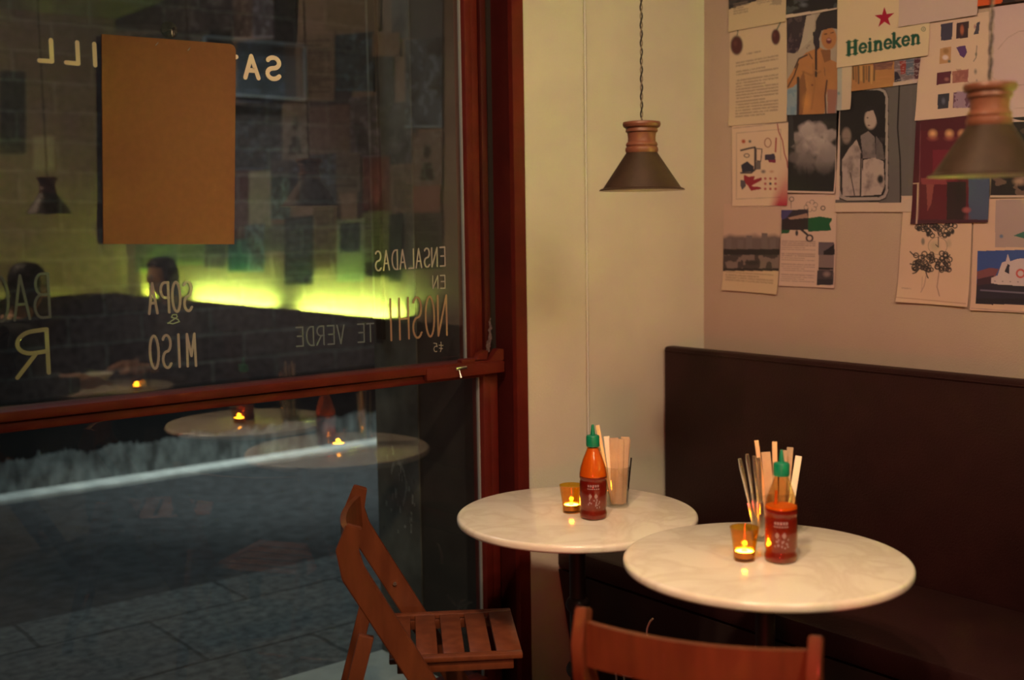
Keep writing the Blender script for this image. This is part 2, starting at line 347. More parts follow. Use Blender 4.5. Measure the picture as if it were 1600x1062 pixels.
# stroke font, capital letters in a 1 x 1.6 box
def arc(cx, cy, rx, ry, a0, a1, n=14):
    return [(cx+rx*math.cos(math.radians(a0+(a1-a0)*i/n)), cy+ry*math.sin(math.radians(a0+(a1-a0)*i/n))) for i in range(n+1)]
G = {
 'A': [[(0, 0), (.5, 1.6), (1, 0)], [(.2, .55), (.8, .55)]],
 'B': [[(0, 0), (0, 1.6)]+arc(.45, 1.22, .42, .38, 90, -90)+[(0, .84)], [(0, .84)]+arc(.5, .42, .48, .42, 90, -90)+[(0, 0)]],
 'D': [[(0, 0), (0, 1.6)]+arc(.3, .8, .65, .8, 90, -90)+[(0, 0)]],
 'E': [[(.9, 1.6), (0, 1.6), (0, 0), (.9, 0)], [(0, .85), (.75, .85)]],
 'G': [arc(.5, .8, .5, .8, 50, 330, 20)+[(.95, .75), (.6, .75)]],
 'H': [[(0, 0), (0, 1.6)], [(1, 0), (1, 1.6)], [(0, .8), (1, .8)]],
 'I': [[(.5, 0), (.5, 1.6)]],
 'L': [[(0, 1.6), (0, 0), (.9, 0)]],
 'M': [[(0, 0), (.05, 1.6), (.5, .5), (.95, 1.6), (1, 0)]],
 'N': [[(0, 0), (0, 1.6), (1, 0), (1, 1.6)]],
 'O': [arc(.5, .8, .5, .8, 90, 450, 24)],
 'P': [[(0, 0), (0, 1.6)]+arc(.45, 1.2, .5, .4, 90, -90)+[(0, .8)]],
 'R': [[(0, 0), (0, 1.6)]+arc(.45, 1.2, .5, .4, 90, -90)+[(0, .8)], [(.35, .8), (1, 0)]],
 'S': [arc(.5, 1.2, .46, .4, 30, 270, 14)+arc(.5, .4, .48, .4, 90, -150, 14)],
 'T': [[(0, 1.6), (1, 1.6)], [(.5, 1.6), (.5, 0)]],
 'V': [[(0, 1.6), (.5, 0), (1, 1.6)]],
 '&': [[(1, .2), (.6, 0), (.1, .3), (.2, .7), (.7, 1.1), (.6, 1.5), (.3, 1.5), (.25, 1.1), (1.0, .1)]],
 "t": [[(0, 1.0), (1, 1.1)], [(.5, 1.6), (.45, .5), (.7, 0)], [(.1, .5), (.9, .6)]],
 "5": [[(.9, 1.5), (.2, 1.4), (.1, .9)]+arc(.45, .5, .45, .45, 90, -120, 10)],
 "'": [[(.5, 1.6), (.5, 1.2)]],
}
def ribbon(bm, pts, wd, yy, th=0.0008, wob=0):
    """flat painted stroke in the XZ plane of the glass, round ends"""
    yo = [yy]
    def dot(c, r):
        yo[0] -= 0.00006; yy = yo[0]
        vs = [bm.verts.new((c[0]+r*math.cos(2*PI*k/10), yy, c[1]+r*math.sin(2*PI*k/10))) for k in range(10)]; bm.faces.new(vs)
    for (ax, az), (bx, bz) in zip(pts, pts[1:]):
        L = math.hypot(bx-ax, bz-az)
        if L < 1e-6: continue
        nx, nz = -(bz-az)/L*wd/2, (bx-ax)/L*wd/2; yo[0] -= 0.00006; yy = yo[0]
        bm.faces.new([bm.verts.new(p) for p in ((ax+nx, yy, az+nz), (bx+nx, yy, bz+nz), (bx-nx, yy, bz-nz), (ax-nx, yy, az-nz))])
    for c in pts: dot(c, wd/2)
def word(txt, x0, y0, x1, y1, h, m, stroke, gap=0.35, label=None, cw=None):
    """letters painted on the pane, read from the street: first letter at (x0,y0) bottom, last ends at (x1,y1) bottom, h = height in px"""
    a = at(x0, y0, 1, GY); c = at(x1, y1, 1, GY); hz = at(x0, y0-h, 1, GY).z-a.z
    n = len(txt); tot = c.x-a.x; per = tot/(n-gap/(1+gap)); wl = per/(1+gap); b = B()
    for i, ch in enumerate(txt):
        if ch == ' ': continue
        X0 = a.x+per*i
        for st in G[ch]:
            pts = [(X0+wl*u, a.z+(c.z-a.z)*(X0+wl*u-a.x)/tot+v/1.6*hz) for u, v in st]
            ribbon(b, pts, stroke, GY-0.0012)
    o = obj('lettering', b, m, win, False)
    if label: o['label'] = label
    return o
word('SA', 437, 124, 383, 121, 33, M_LETTER, 0.0115, 0.65, 'cream letters SA painted on the upper pane')
word("T", 370, 119, 346, 117, 30, M_LETTER, 0.0115)
word('L', 122, 99.5, 101, 97.5, 33, M_LETTER, 0.010); word('L', 81, 96, 59, 94.5, 33, M_LETTER, 0.010)
word('I', 160, 103, 137, 101, 33, M_LETTER, 0.010)
word('ENSALADAS', 695, 415, 586, 423, 29, M_LETTERP, 0.0045, 0.45, 'pale hand-painted word ENSALADAS')
word('EN', 695, 450, 676, 451, 20, M_LETTERP, 0.0035, 0.4)
word('NOSHI', 698, 523, 604, 532, 62, M_LETTERR, 0.006, 0.45, 'orange hand-painted word NOSHI')
word('TE VERDE', 584, 533, 462, 541, 28, M_LETTERB, 0.0042, 0.45, 'dark faint words TE VERDE')
word('t5', 692, 549, 677, 550, 15, M_LETTERP, 0.0022, 0.4)
word('SOPA', 300, 485, 233, 490, 46, M_LETTERP, 0.0065, 0.45, 'pale hand-painted word SOPA')
word('&', 282, 505, 262, 506, 15, mat('pale_green_paint', (0.30, 0.42, 0.25), 0.8), 0.003)
word('MISO', 306, 571, 235, 576, 50, M_LETTERP, 0.0065, 0.45, 'pale hand-painted word MISO')
word('BAG', 78, 495, -10, 503, 68, M_LETTERB, 0.006, 0.35, 'blue-grey painted letters at the pane edge')
word('R', 76, 582, 27, 590, 68, mat('olive_window_paint', (0.30, 0.31, 0.20), 0.8), 0.0095, 0.35, 'thick olive-cream letter R')

# cardboard panel hung on the pane
M_HOOK = sheer('clear_suction', (0.8, 0.85, 0.8), 0.12, 0.1)
card = empty('cardboard_panel', at(263, 200, 1, 2.685))
cx = card.location
def cp(x, y): return at(x, y, 1, 2.686)-cx
b = B(); q = [cp(158, 53.5), cp(359, 69), cp(364, 71.5), cp(367.3, 78), cp(365, 381.5), cp(160.5, 381)]
quadbox(b, q, 0.004, (0, -1, 0)); obj('board', b, M_CARD, card, False)
for x, y in ((243, 70), (293, 78)):
    b = B(); c = cp(x, y); beam(b, c+Vector((-.003, -.006, -.003)), c+Vector((.004, -.006, .005)), 0.003, 0.002, bev=0); obj('staple', b, M_STEEL, card, False)
tag(card, 'blank brown cardboard panel with one clipped corner hanging against the upper window pane', 'cardboard sign')
hk = empty('suction_hook', at(264, 47, 1, GY))
b = B(); lathe(b, [(0.004, 0.012), (0.008, 0.009), (0.02, 0.0025), (0.021, 0.0005)], 24)
for v in b.verts: v.co = Vector((v.co.x, -v.co.z, v.co.y))
obj('suction_cup', b, M_HOOK, hk)
b = B(); tube(b, spline([(0, -.012, 0), (0, -.016, -.004), (0, -.018, -.014), (0, -.026, -.017), (0, -.028, -.010)], 5), 0.0016, 8); obj('hook', b, M_STEEL, hk)
tag(hk, 'clear plastic suction hook on the glass above the brown cardboard', 'hook')
# ------------------------------------------------------------------ street outside
M_PAVE = bricks('pavement_slabs', (0.20, 0.215, 0.21), (0.17, 0.185, 0.185), (0.10, 0.11, 0.11), 0.8, 0.52, 0.010, 'xy', 0.5, 0.85, 0.4)
M_ROAD = mat('asphalt', (0.075, 0.080, 0.082), 0.85, noise=0.5, nscale=14, bump=0.8, bscale=90)
M_FAR = bricks('stone_courses', (0.10, 0.074, 0.068), (0.062, 0.044, 0.043), (0.125, 0.11, 0.095), 0.44, 0.166, 0.009, 'xz', 0.5, 0.9, 0.8)
M_SKIRT = mat('splashed_cement', (0.26, 0.28, 0.27), 0.95, noise=0.75, nscale=16, bump=0.8, bscale=50, stretch=(1, 1, 0.5))
M_LINE = mat('kerb_line_paint', (0.85, 0.87, 0.80), 0.8, noise=0.35, nscale=10)
b = B(); box(b, (-6, 3.31, -0.12), (12, 4.45, 0)); struct('ground_pavement', b, M_PAVE)
b = B(); box(b, (-6, 4.45, -0.14), (12, 6.76, -0.012)); struct('ground_road', b, M_ROAD)
b = B(); box(b, (-6, 2.80, -0.06), (2.2, 3.31, 0.002)); struct('trim_7', b, mat('pale_threshold_stone', (0.55, 0.58, 0.52), 0.8, noise=0.2, nscale=9))
b = B(); box(b, (-6, 6.58, -0.02), (12, 6.74, 0.012), 0.004); struct('trim_8', b, M_LINE)
b = B(); box(b, (-6, 6.76, -0.1), (14, 7.2, 6)); struct('wall_across_street', b, M_FAR)
b = B(); box(b, (-6, 6.745, 0.0), (14, 6.76, 0.52)); struct('trim_9', b, M_BLACK)
b = B()   # cement skirt with a ragged splashed top edge
xs = np.arange(-1.0, 8.0, 0.008); rg = np.zeros(len(xs)); a = 0
for i in range(len(xs)):
    a = a*0.9+random.gauss(0, 0.0034); rg[i] = 0.182+a+0.006*math.sin(xs[i]*3)+random.uniform(0, 0.022)+ (0.024 if random.random() < 0.10 else 0)
lo = [b.verts.new((x, 6.735, 0)) for x in xs]; hi = [b.verts.new((x, 6.735, z)) for x, z in zip(xs, rg)]; bk = [b.verts.new((x, 6.745, z)) for x, z in zip(xs, rg)]
for i in range(len(xs)-1):
    b.faces.new((lo[i], lo[i+1], hi[i+1], hi[i])); b.faces.new((hi[i], hi[i+1], bk[i+1], bk[i]))
struct('trim_10', b, M_SKIRT)
# sign box on the far wall, framed in pale metal
def fy(x, y): return at(x, y, 1, 6.74)
sg = empty('sign_box', fy(394, 107)); s0 = sg.location
p = [fy(316, 58)-s0, fy(472, 72.5)-s0, fy(473, 157)-s0, fy(318, 146)-s0]
b = B(); quadbox(b, p, 0.01, (0, 1, 0)); obj('panel', b, mat('slate_blue_panel', (0.05, 0.062, 0.07), 0.5, noise=0.4, nscale=5), sg, False)
b = B()
for i in range(4): beam(b, p[i]+Vector((0, -.03, 0)), p[(i+1) % 4]+Vector((0, -.03, 0)), 0.014, 0.03, up=(0, 1, 0), bev=0.004)
obj('frame', b, mat('pale_metal_frame', (0.20, 0.20, 0.19), 0.5), sg)
tag(sg, 'shallow slate-blue sign box in a pale frame on the stone wall across the street', 'sign')

# ------------------------------------------------------------------ bench and its green tubes
BX, BT = 2.775, 1.058
bench = empty('padded_bench', (BX, 0, 0))
def bb(lo, hi): return (lo[0]-BX, lo[1], lo[2]), (hi[0]-BX, hi[1], hi[2])
b = B(); box(b, *bb((BX, -2.26, 0.40), (BX+0.045, WY-0.006, BT)), 0.009); obj('backrest', b, M_BENCH, bench)
b = B(); box(b, *bb((BX-0.004, -2.25, BT-0.016), (BX+0.002, WY-0.012, BT-0.012)), 0.0015); obj('piping', b, M_BENCH, bench)
b = B(); box(b, *bb((2.292, -2.26, 0.405), (BX-0.002, WY-0.008, 0.475)), 0.014); obj('seat', b, M_BENCH, bench)
b = B()
quadbox(b, [Vector((x-BX, -2.26, z)) for x, z in ((2.300, 0.40), (2.375, 0.0), (2.66, 0), (2.66, 0.40))], WY-0.008+2.26, (0, 1, 0)); obj('plinth', b, M_BENCHD, bench, False)
tag(bench, 'long dark brown padded bench with high back along the poster wall', 'bench')
b = B(); bench2 = empty('padded_bench', (0, -2.28, 0))
box(b, (-1.6, -0.045, 0.40), (2.84, 0.0, BT), 0.009); obj('backrest', b, M_BENCH, bench2)
b = B(); box(b, (-1.6, 0.002, 0.405), (2.28, 0.48, 0.475), 0.014); obj('seat', b, M_BENCH, bench2)
b = B(); box(b, (-1.6, 0.1, 0.0), (2.25, 0.42, 0.40)); obj('plinth', b, M_BENCHD, bench2, False)
tag(bench2, 'short dark brown bench across the far end of the room, seen mirrored in the window', 'bench')
for k, (ya, yb) in enumerate(((0.98, -0.08), (-0.30, -1.42), (-1.62, -2.2))):
    t = empty('fluorescent_tube', (2.915, (ya+yb)/2, 0.95)); L = (ya-yb)/2
    b = B(); lathe(b, [(0.012, -L+0.03), (0.013, -L+0.035), (0.013, L-0.035), (0.012, L-0.03)], 16)
    for v in b.verts: v.co = Vector((v.co.x, v.co.z, v.co.y+0.05))
    obj('tube', b, M_GREEN if k < 2 else M_GREEN3, t)
    b = B(); box(b, (-0.022, -L, -0.02), (0.022, L, 0.024), 0.003); box(b, (-0.014, -L, 0.02), (0.014, -L+0.03, 0.066), 0.002); box(b, (-0.014, L-0.03, 0.02), (0.014, L, 0.066), 0.002)
    obj('batten', b, M_WHITEPL, t)
    b = B(); box(b, (-0.030, -L, -0.02), (-0.026, L, 0.092)); box(b, (-0.030, -L, 0.088), (0.012 if k < 2 else 0.004, L, 0.092)); box(b, (-0.030, L-0.003, -0.02), (0.065, L, 0.095))
    obj('spill_shield', b, M_WHITEPL, t, False)  # added shield keeps tube light on the wall and off the room
    b = B(); box(b, (-0.03, -0.03, -0.955), (0.02, 0.03, -0.02)); obj('bracket', b, M_BENCHD, t)
    tag(t, ['green fluorescent tube behind the bench back, nearest the window', 'green fluorescent tube behind the bench back, middle one', 'short green fluorescent tube behind the bench back in the far corner'][k], 'light', 'green tubes behind the bench back')
t = empty('fluorescent_tube', (2.3, -2.46, 0.955))
b = B(); lathe(b, [(0.013, -0.30), (0.013, 0.30)], 16)
for v in b.verts: v.co = Vector((v.co.z, v.co.x, v.co.y+0.05))
obj('tube', b, M_GREENDIM, t)
b = B(); box(b, (-0.33, -0.022, -0.02), (0.33, 0.022, 0.024), 0.003); box(b, (-0.03, -0.03, -0.955), (0.03, 0.03, -0.02)); obj('batten', b, M_WHITEPL, t)
tag(t, 'green fluorescent tube behind the end bench under the end wall', 'light', 'green tubes behind the bench back')
b = B(); box(b, (2.822, 0.99, 0.0), (PX, 1.03, 1.056)); o = obj('light_stop_board', b, M_BENCHD, None, False); tag(o, 'upright dark board added in the gap behind the bench back to stop green light', 'board')  # divider put in the gap to cut off the green light

# ------------------------------------------------------------------ tables
def table(cx, cy, R, top, label):
    t = empty('cafe_table', (cx, cy, 0))
    b = B(); th = 0.021; e = 0.008
    prof = [(R-e, top-th)]+[(R-e+e*math.cos(a), top-th+e+e*math.sin(a)) for a in np.linspace(-PI/2, 0, 5)][1:]+[(R-e+e*math.cos(a), top-e+e*math.sin(a)) for a in np.linspace(0, PI/2, 5)]
    lathe(b, prof, 128); obj('tabletop', b, M_MARBLE, t)
    b = B(); lathe(b, [(0.02, 0.03), (0.021, top-0.06)], 24); obj('post', b, M_BLACK, t)
    for z in (0.16, 0.33, 0.50):
        b = B(); lathe(b, [(0.0208, z-0.02), (0.027, z-0.014), (0.031, z-0.004), (0.031, z+0.004), (0.027, z+0.014), (0.0208, z+0.02)], 24, cap0=False, cap1=False); obj('collar', b, M_BLACK, t)
    b = B(); lathe(b, [(0.05, top-th-0.055), (0.13, top-th-0.012), (0.13, top-th-0.001)], 32); obj('mounting_plate', b, M_BLACK, t)
    b = B(); lathe(b, [(0.0, 0.06), (0.04, 0.055), (0.07, 0.03), (0.19, 0.016), (0.21, 0.006), (0.21, 0.0)][::-1], 48); obj('foot', b, M_BLACK, t)
    tag(t, label, 'table', 'round marble cafe tables')
    return t
T2 = (1.919, 2.115, 0.738); T1 = (1.900, 1.5056, 0.758); T3 = (1.90, 0.05, 0.74)
table(T2[0], T2[1], 0.303, T2[2], 'round pale marble cafe table nearest the window and the painted wall')
table(T1[0], T1[1], 0.2986, T1[2], 'round pale marble cafe table in front, its rim overlapping the table by the window')
table(T3[0], T3[1], 0.30, T3[2], 'round marble cafe table seen only mirrored in the window pane')

# ------------------------------------------------------------------ folding chairs
def chair(x, y, yaw, label):
    c = empty('folding_chair', (x, y, 0), yaw)
    W = 0.2
    def post(s):
        b = B(); yv = s*W
        pts = [(-0.188, 0.79), (-0.205, 0.735), (-0.193, 0.68), (0.20, 0.005)]
        wd = [0.036, 0.052, 0.058, 0.050]; th = 0.021
        L = []
        for i, (px_, pz) in enumerate(pts):
            a = Vector(pts[max(i-1, 0)]); d = Vector(pts[min(i+1, 3)]); t = (d-a).normalized(); n = Vector((-t.y, t.x))
            L.append((Vector((px_, pz))+n*wd[i]/2, Vector((px_, pz))-n*wd[i]/2))
        rings = [[b.verts.new((q.x, yv+dy, q.y)) for q, dy in ((l, -th/2), (l, th/2), (r, th/2), (r, -th/2))] for l, r in L]
        for r0, r1 in zip(rings, rings[1:]):
            for k in range(4): b.faces.new((r0[k], r0[(k+1) % 4], r1[(k+1) % 4], r1[k]))
        b.faces.new(rings[0]); b.faces.new(rings[-1][::-1])
        bmesh.ops.bevel(b, geom=[e for e in b.edges], offset=0.0025, segments=2, affect='EDGES')
        return b
    for s in (-1, 1): obj('back_post', post(s), M_WOOD, c)
    # curved top rail between the posts, bowed backwards
    def railm(z0, z1, xo, bow):
        b = B(); n = 14; R = []
        for i in range(n+1):
            u = -1+2*i/n; yy = u*(W-0.009); xx = xo-bow*(1-u*u); zt = z1-0.004*(1-u*u)
            R.append([b.verts.new(p) for p in ((xx-0.008, yy, z0), (xx+0.008, yy, z0), (xx+0.004, yy, zt), (xx-0.010, yy, zt))])
        for a, d in zip(R, R[1:]):
            for k in range(4): b.faces.new((a[k], a[(k+1) % 4], d[(k+1) % 4], d[k]))
        b.faces.new(R[0]); b.faces.new(R[-1][::-1])
        return b
    obj('top_rail', railm(0.688, 0.768, -0.192, 0.028), M_WOOD, c)
    for s in (-1, 1):      # rear legs cross forward under the seat
        b = B(); beam(b, (-0.168, s*(W-0.022), 0.525), (-0.308, s*(W-0.022), 0.0), 0.020, 0.036, up=(1, 0, 0.5), bev=0.003); obj('leg', b, M_WOOD, c)
        b = B(); beam(b, (-0.10, s*(W-0.052), 0.432), (0.175, s*(W-0.052), 0.432), 0.018, 0.026, bev=0.003); obj('seat_rail', b, M_WOOD, c)
        b = B(); tube(b, [(-0.035, s*(W-0.012), 0.404), (-0.035, s*(W+0.014), 0.404)], 0.006, 12); obj('bolt', b, M_STEEL, c); b = B(); tube(b, [(-0.105, s*(W-0.016), 0.53), (-0.105, s*(W-0.009), 0.53)], 0.005, 12); obj('bolt', b, M_STEEL, c)
    b = B(); beam(b, (-0.286, -W+0.03, 0.085), (-0.286, W-0.03, 0.085), 0.018, 0.03, bev=0.003); obj('stretcher', b, M_WOOD, c); b = B(); beam(b, (0.165, -W+0.01, 0.075), (0.165, W-0.01, 0.075), 0.016, 0.03, bev=0.003); obj('stretcher', b, M_WOOD, c)
    # slatted seat: front and side frame boards and slats across
    b = B(); box(b, (-0.118, -W+0.035, 0.4455), (0.196, -W+0.062, 0.459), 0.003); box(b, (-0.118, W-0.062, 0.4455), (0.196, W-0.035, 0.459), 0.003); obj('seat_edge', b, M_WOOD, c)
    xs_ = [-0.172, -0.108, -0.044, 0.020, 0.084, 0.134]
    for i in range(5):
        b = B(); x0 = -0.118+i*0.0635; x1 = x0+0.0515 if i < 4 else 0.196
        box(b, (x0, -W+0.0625, 0.446), (x1, W-0.0625, 0.4585), 0.003); obj('slat', b, M_WOOD, c)
    tag(c, label, 'chair', 'wooden folding chairs')
    return c
chair(1.597, 2.278, math.atan2(-0.556, 0.832), 'orange-brown wooden folding chair with slatted seat standing side-on by the window')
chair(1.595, 1.367, math.atan2(0.467, 0.884), 'wooden folding chair seen from behind at the front table, its curved top rail glowing red')

# ------------------------------------------------------------------ pendant lamps
def pendant(x, y, z, label, lit=True, ph=0.0):
    p = empty('pendant_lamp', (x, y, z))
    b = B()
    outer = [(0.1005, 0.0), (0.098, 0.0035), (0.091, 0.006), (0.0355, 0.0885)]
    inner = [(0.034, 0.0875), (0.0895, 0.0045), (0.097, 0.0015), (0.1005, 0.0)]
    lathe(b, outer, 64, cap0=False, cap1=False); obj('shade', b, M_SHADE, p)
    b = B(); lathe(b, inner, 64, cap0=False, cap1=False); lathe(b, [(0.034, 0.0875), (0.012, 0.0875)], 64, cap0=False, cap1=False); obj('shade_lining', b, M_SHADEIN, p)
    b = B(); lathe(b, [(0.012, 0.0855), (0.0365, 0.0875), (0.0385, 0.0930), (0.0375, 0.099), (0.035, 0.1010), (0.0372, 0.1055), (0.0355, 0.1100), (0.0325, 0.113), (0.0318, 0.122), (0.0335, 0.133), (0.0375, 0.136), (0.0372, 0.1405), (0.0365, 0.143), (0.0425, 0.147), (0.0445, 0.153), (0.0430, 0.158), (0.030, 0.160), (0.004, 0.161)], 64)
    obj('wooden_holder', b, M_TURN, p)
    b = B(); lathe(b, [(0.011, 0.085), (0.011, 0.07), (0.014, 0.064), (0.0165, 0.054), (0.0145, 0.044), (0.008, 0.038), (0, 0.036)], 24); obj('bulb', b, emit('bulb_glow', (1, 0.62, 0.32), 1.2), p)
    for k in range(2):
        b = B(); top = 2.9-z; n = int((top-0.161)/0.004)
        tube(b, [(0.0022*math.cos(i*0.62+k*PI+ph), 0.0022*math.sin(i*0.62+k*PI+ph), 0.161+(top-0.161)*i/n) for i in range(n+1)], 0.0019 if k == 0 else 0.0015, 6)
        obj('cord_strand', b, (M_CORDD, M_CORDL)[k], p)
    b = B(); lathe(b, [(0.045, 2.868-z), (0.05, 2.9-z)], 32); obj('ceiling_rose', b, M_TURN, p)
    tag(p, label, 'lamp', 'pendant lamps over the tables')
    l = lamp('pendant_bulb_light', 'POINT', (x, y, z+0.052), None, 6.0, (1, 0.66, 0.36), 0.012)
    return p
def prim(px_, py_, D, w_):
    d = ray(px_, py_); k = FPX*D/w_/d.dot(fwd); return Vector((0, 0, EYE))+d*k
a = prim(1003, 297.5, 0.201, 134); pendant(a.x, a.y, a.z, 'bronze cone pendant lamp with turned wood top, hanging before the bare painted wall')
a = prim(1543.5, 275, 0.201, 180); pendant(a.x, a.y, a.z, 'bronze cone pendant lamp hanging before the poster wall, cut by the right picture edge')
d_ = ray(77, 334)*5.0/ray(77, 334).dot(fwd); pendant(d_.x, 2*GY-d_.y, EYE+d_.z, 'bronze cone pendant lamp seen only mirrored at the left of the window')

# ------------------------------------------------------------------ things on the tables
def tealight(x, y, z, label, r=0.028, h=0.070):
    t = empty('tealight_holder', (x, y, z))
    b = B(); k = 0.80
    lathe(b, [(r*k*0.96, 0), (r*k, 0.003), (r*k*1.02, 0.02), (r*1.0, h*0.75), (r*1.09, h), (r*1.03, h), (r*0.93, h*0.75), (r*k*0.93, 0.006), (0.001, 0.006)], 40); obj('amber_glass', b, M_AMBER, t)
    b = B(); lathe(b, [(0.0185, 0.0065), (0.0195, 0.008), (0.0195, 0.0195), (0.0188, 0.020)], 28, cap1=False); obj('tin_cup', b, M_TIN, t)
    b = B(); lathe(b, [(0.0186, 0.010), (0.0186, 0.0180), (0.008, 0.0176), (0.001, 0.0176)], 28); obj('wax', b, M_GLOW, t)
    b = B(); lathe(b, [(0.0015, 0.018), (0.0060, 0.0195), (0.0060, 0.021), (0.0030, 0.0235), (0.0006, 0.025)], 14); obj('flame', b, M_FLAME, t)
    tag(t, label, 'candle', 'tealights in amber glass')
    lamp('candle_light', 'POINT', (x, y, z+0.029), None, 0.12, (1, 0.52, 0.16), 0.006)
p = at(898, 801, 2, T2[2]); tealight(p.x, p.y+0.012, T2[2], 'lit tealight in an amber glass on the table by the window')
p = at(1169, 876, 2, T1[2]); tealight(p.x, p.y+0.010, T1[2], 'lit tealight in an amber glass on the front table')
tealight(1.97, 0.235, T3[2], 'lit tealight in an amber glass on the mirrored third table')

def bottle(x, y, z, rz, fill_to, label, full):
    t = empty('sauce_bottle', (x, y, z), rz); R = 0.0315; H = 0.232
    pr = [(R*0.9, 0), (R*0.97, 0.004), (R, 0.010), (R*1.0, 0.016), (R*0.92, 0.022), (R*0.93, 0.026), (R, 0.032), (R*1.0, 0.092), (R*0.95, 0.097), (R*1.01, 0.103), (R, 0.112), (R*0.92, 0.128), (R*0.72, 0.150), (R*0.50, 0.168), (R*0.42, 0.176), (R*0.42, 0.182)]
    b = B(); lathe(b, pr, 48, sq=0.6); obj('clear_body', b, M_PLAST, t)
    def rad(zz):
        for (r0, z0), (r1, z1) in zip(pr, pr[1:]):
            if z0 <= zz <= z1: return r0+(r1-r0)*(zz-z0)/max(z1-z0, 1e-6)
        return pr[-1][0]
    def inner(z0, z1, m, nm):
        b = B(); zs = np.linspace(z0, z1, 14); lathe(b, [(max(rad(q)-0.0012, .002), q) for q in zs], 40, sq=0.6); obj(nm, b, m, t)
    inner(0.003, fill_to, M_SAUCE, 'sauce')
    if full: inner(fill_to+0.0005, 0.176, M_SAUCEO, 'sauce_film')
    else:
        b = B(); tube(b, [(-0.010, -0.012, fill_to), (-0.004, -0.010, fill_to+0.035)], 0.0030, 10); obj('sauce_streak', b, M_SAUCEO, t)
        inner(fill_to+0.0005, fill_to+0.006, M_SAUCEO, 'sauce_film')
    b = B(); lathe(b, [(0.0155, 0.180), (0.0165, 0.182), (0.0165, 0.204), (0.0150, 0.207), (0.006, 0.209), (0.0032, 0.232), (0.0022, 0.234)], 28); obj('cap', b, M_CAP, t)
    # print on the side facing the room: a pair of round marks over a crest, text rows
    b = B()
    def patch(a0, a1, z0, z1):
        n = 4; prev = None
        for i in range(n+1):
            a = a0+(a1-a0)*i/n; k = 1+0.6*(0.5-0.5*math.cos(4*a+PI))*0.12; r0 = (rad(z0)+0.0006)*k; r1 = (rad(z1)+0.0006)*k
            cur = (b.verts.new((r0*math.cos(a), r0*math.sin(a), z0)), b.verts.new((r1*math.cos(a), r1*math.sin(a), z1)))
            if prev: b.faces.new((prev[0], cur[0], cur[1], prev[1]))
            prev = cur
    for k in range(5): patch(-0.42+0.18*k, -0.42+0.18*k+0.13, 0.084, 0.090)
    for k in range(6): patch(-0.45+0.16*k, -0.45+0.16*k+0.11, 0.078, 0.081)
    for cc in (-0.23, 0.20):
        for q in range(6):
            hw = 0.13*math.sin((q+0.5)/6*PI); patch(cc-hw, cc+hw, 0.055+q*0.0022, 0.057+q*0.0022)
    for k in range(16):
        a = -0.45+0.9*random.random(); zz = 0.030+0.022*random.random(); patch(a, a+0.09, zz, zz+0.003+0.003*random.random())
    obj('print', b, M_PRINT, t, False)
    tag(t, label, 'bottle', 'chilli sauce bottles')
def rz_to_cam(x, y): return math.atan2(-y, -x)
p = at(936, 811, 2, T2[2]); x, y = p.x, p.y+0.020; bottle(x, y, T2[2], rz_to_cam(x, y), 0.106, 'full red chilli sauce bottle with green cap on the table by the window', True)
p = at(1229, 879, 2, T1[2]); x, y = p.x+0.004, p.y+0.018; bottle(x, y, T1[2], rz_to_cam(x, y), 0.112, 'half-empty red chilli sauce bottle with green cap on the front table', False)

def tumbler(x, y, z, r, h, label, grp='clear tumblers holding sticks and cutlery'):
    b = B(); lathe(b, [(r*0.85, 0), (r*0.88, 0.003), (r, h), (r*0.95, h), (r*0.82, 0.008), (0.001, 0.008)], 36)
    o = obj('tumbler', b, M_CLEAR); o.location = (x, y, z); tag(o, label, 'glass', grp); return o
def stick(name, x, y, z, dx, dy, L, r, m, label, cat, grp=None, flat=False, wide=0.02, th=0.003):
    """a thing standing in a tumbler: foot at x,y,z leaning by dx,dy over its length"""
    b = B(); top = Vector((dx, dy, math.sqrt(max(L*L-dx*dx-dy*dy, 1e-4))))
    if flat: beam(b, (0, 0, 0), top, wide, th, up=(-x, -y, 0), bev=0.0008)
    else: tube(b, [(0, 0, 0), top*0.5, top], r, 10)
    o = obj(name, b, m); o.location = (x, y, z); tag(o, label, cat, grp); return o
rx, ry = rgt.x, rgt.y       # picture-right on the table
def onT(px_, py_, T, back=0.0):
    p = at(px_, py_, 2, T[2]); return p.x+fwd.x*back, p.y+fwd.y*back
# back table: tumbler full of paper-wrapped chopsticks
gx, gy = onT(967, 795, T2, 0.03); tumbler(gx, gy, T2[2], 0.032, 0.105, 'clear tumbler of wrapped chopsticks behind the sauce bottle on the table by the window')
n = 0
for k, (o_, bk, lean, L, wd, m, nm) in enumerate(((-0.016, 0.006, -0.034, 0.205, 0.010, M_STICK, 's'), (-0.008, -0.004, -0.020, 0.176, 0.015, M_CREAM, 'n'), (-0.004, -0.012, -0.006, 0.172, 0.023, M_KRAFT, 'n'), (0.004, -0.014, 0.004, 0.169, 0.014, M_KRAFT, 'n'), (0.010, -0.004, 0.010, 0.173, 0.022, M_KRAFT, 'n'), (0.012, 0.010, 0.016, 0.165, 0.014, M_KRAFT, 'n'))):
    lab = ['tall bare wooden chopsticks leaning left in the tumbler on the table by the window', 'cream paper sleeve of chopsticks just right of the tall bare pair, table by the window', 'brown paper sleeve of chopsticks, leftmost brown one in the tumbler by the window', 'brown paper sleeve of chopsticks in the middle of the tumbler by the window', 'brown paper sleeve of chopsticks, second from right in the tumbler by the window', 'brown paper sleeve of chopsticks at the right side of the tumbler by the window'][k]
    stick('chopstick_sleeve', gx+rx*o_+fwd.x*bk, gy+ry*o_+fwd.y*bk, T2[2]+0.009, rx*lean, ry*lean, L, 0, m, lab, 'chopsticks', 'chopstick sleeves', True, wd, 0.0035)
hx, hy = onT(985, 793, T2, 0.035)
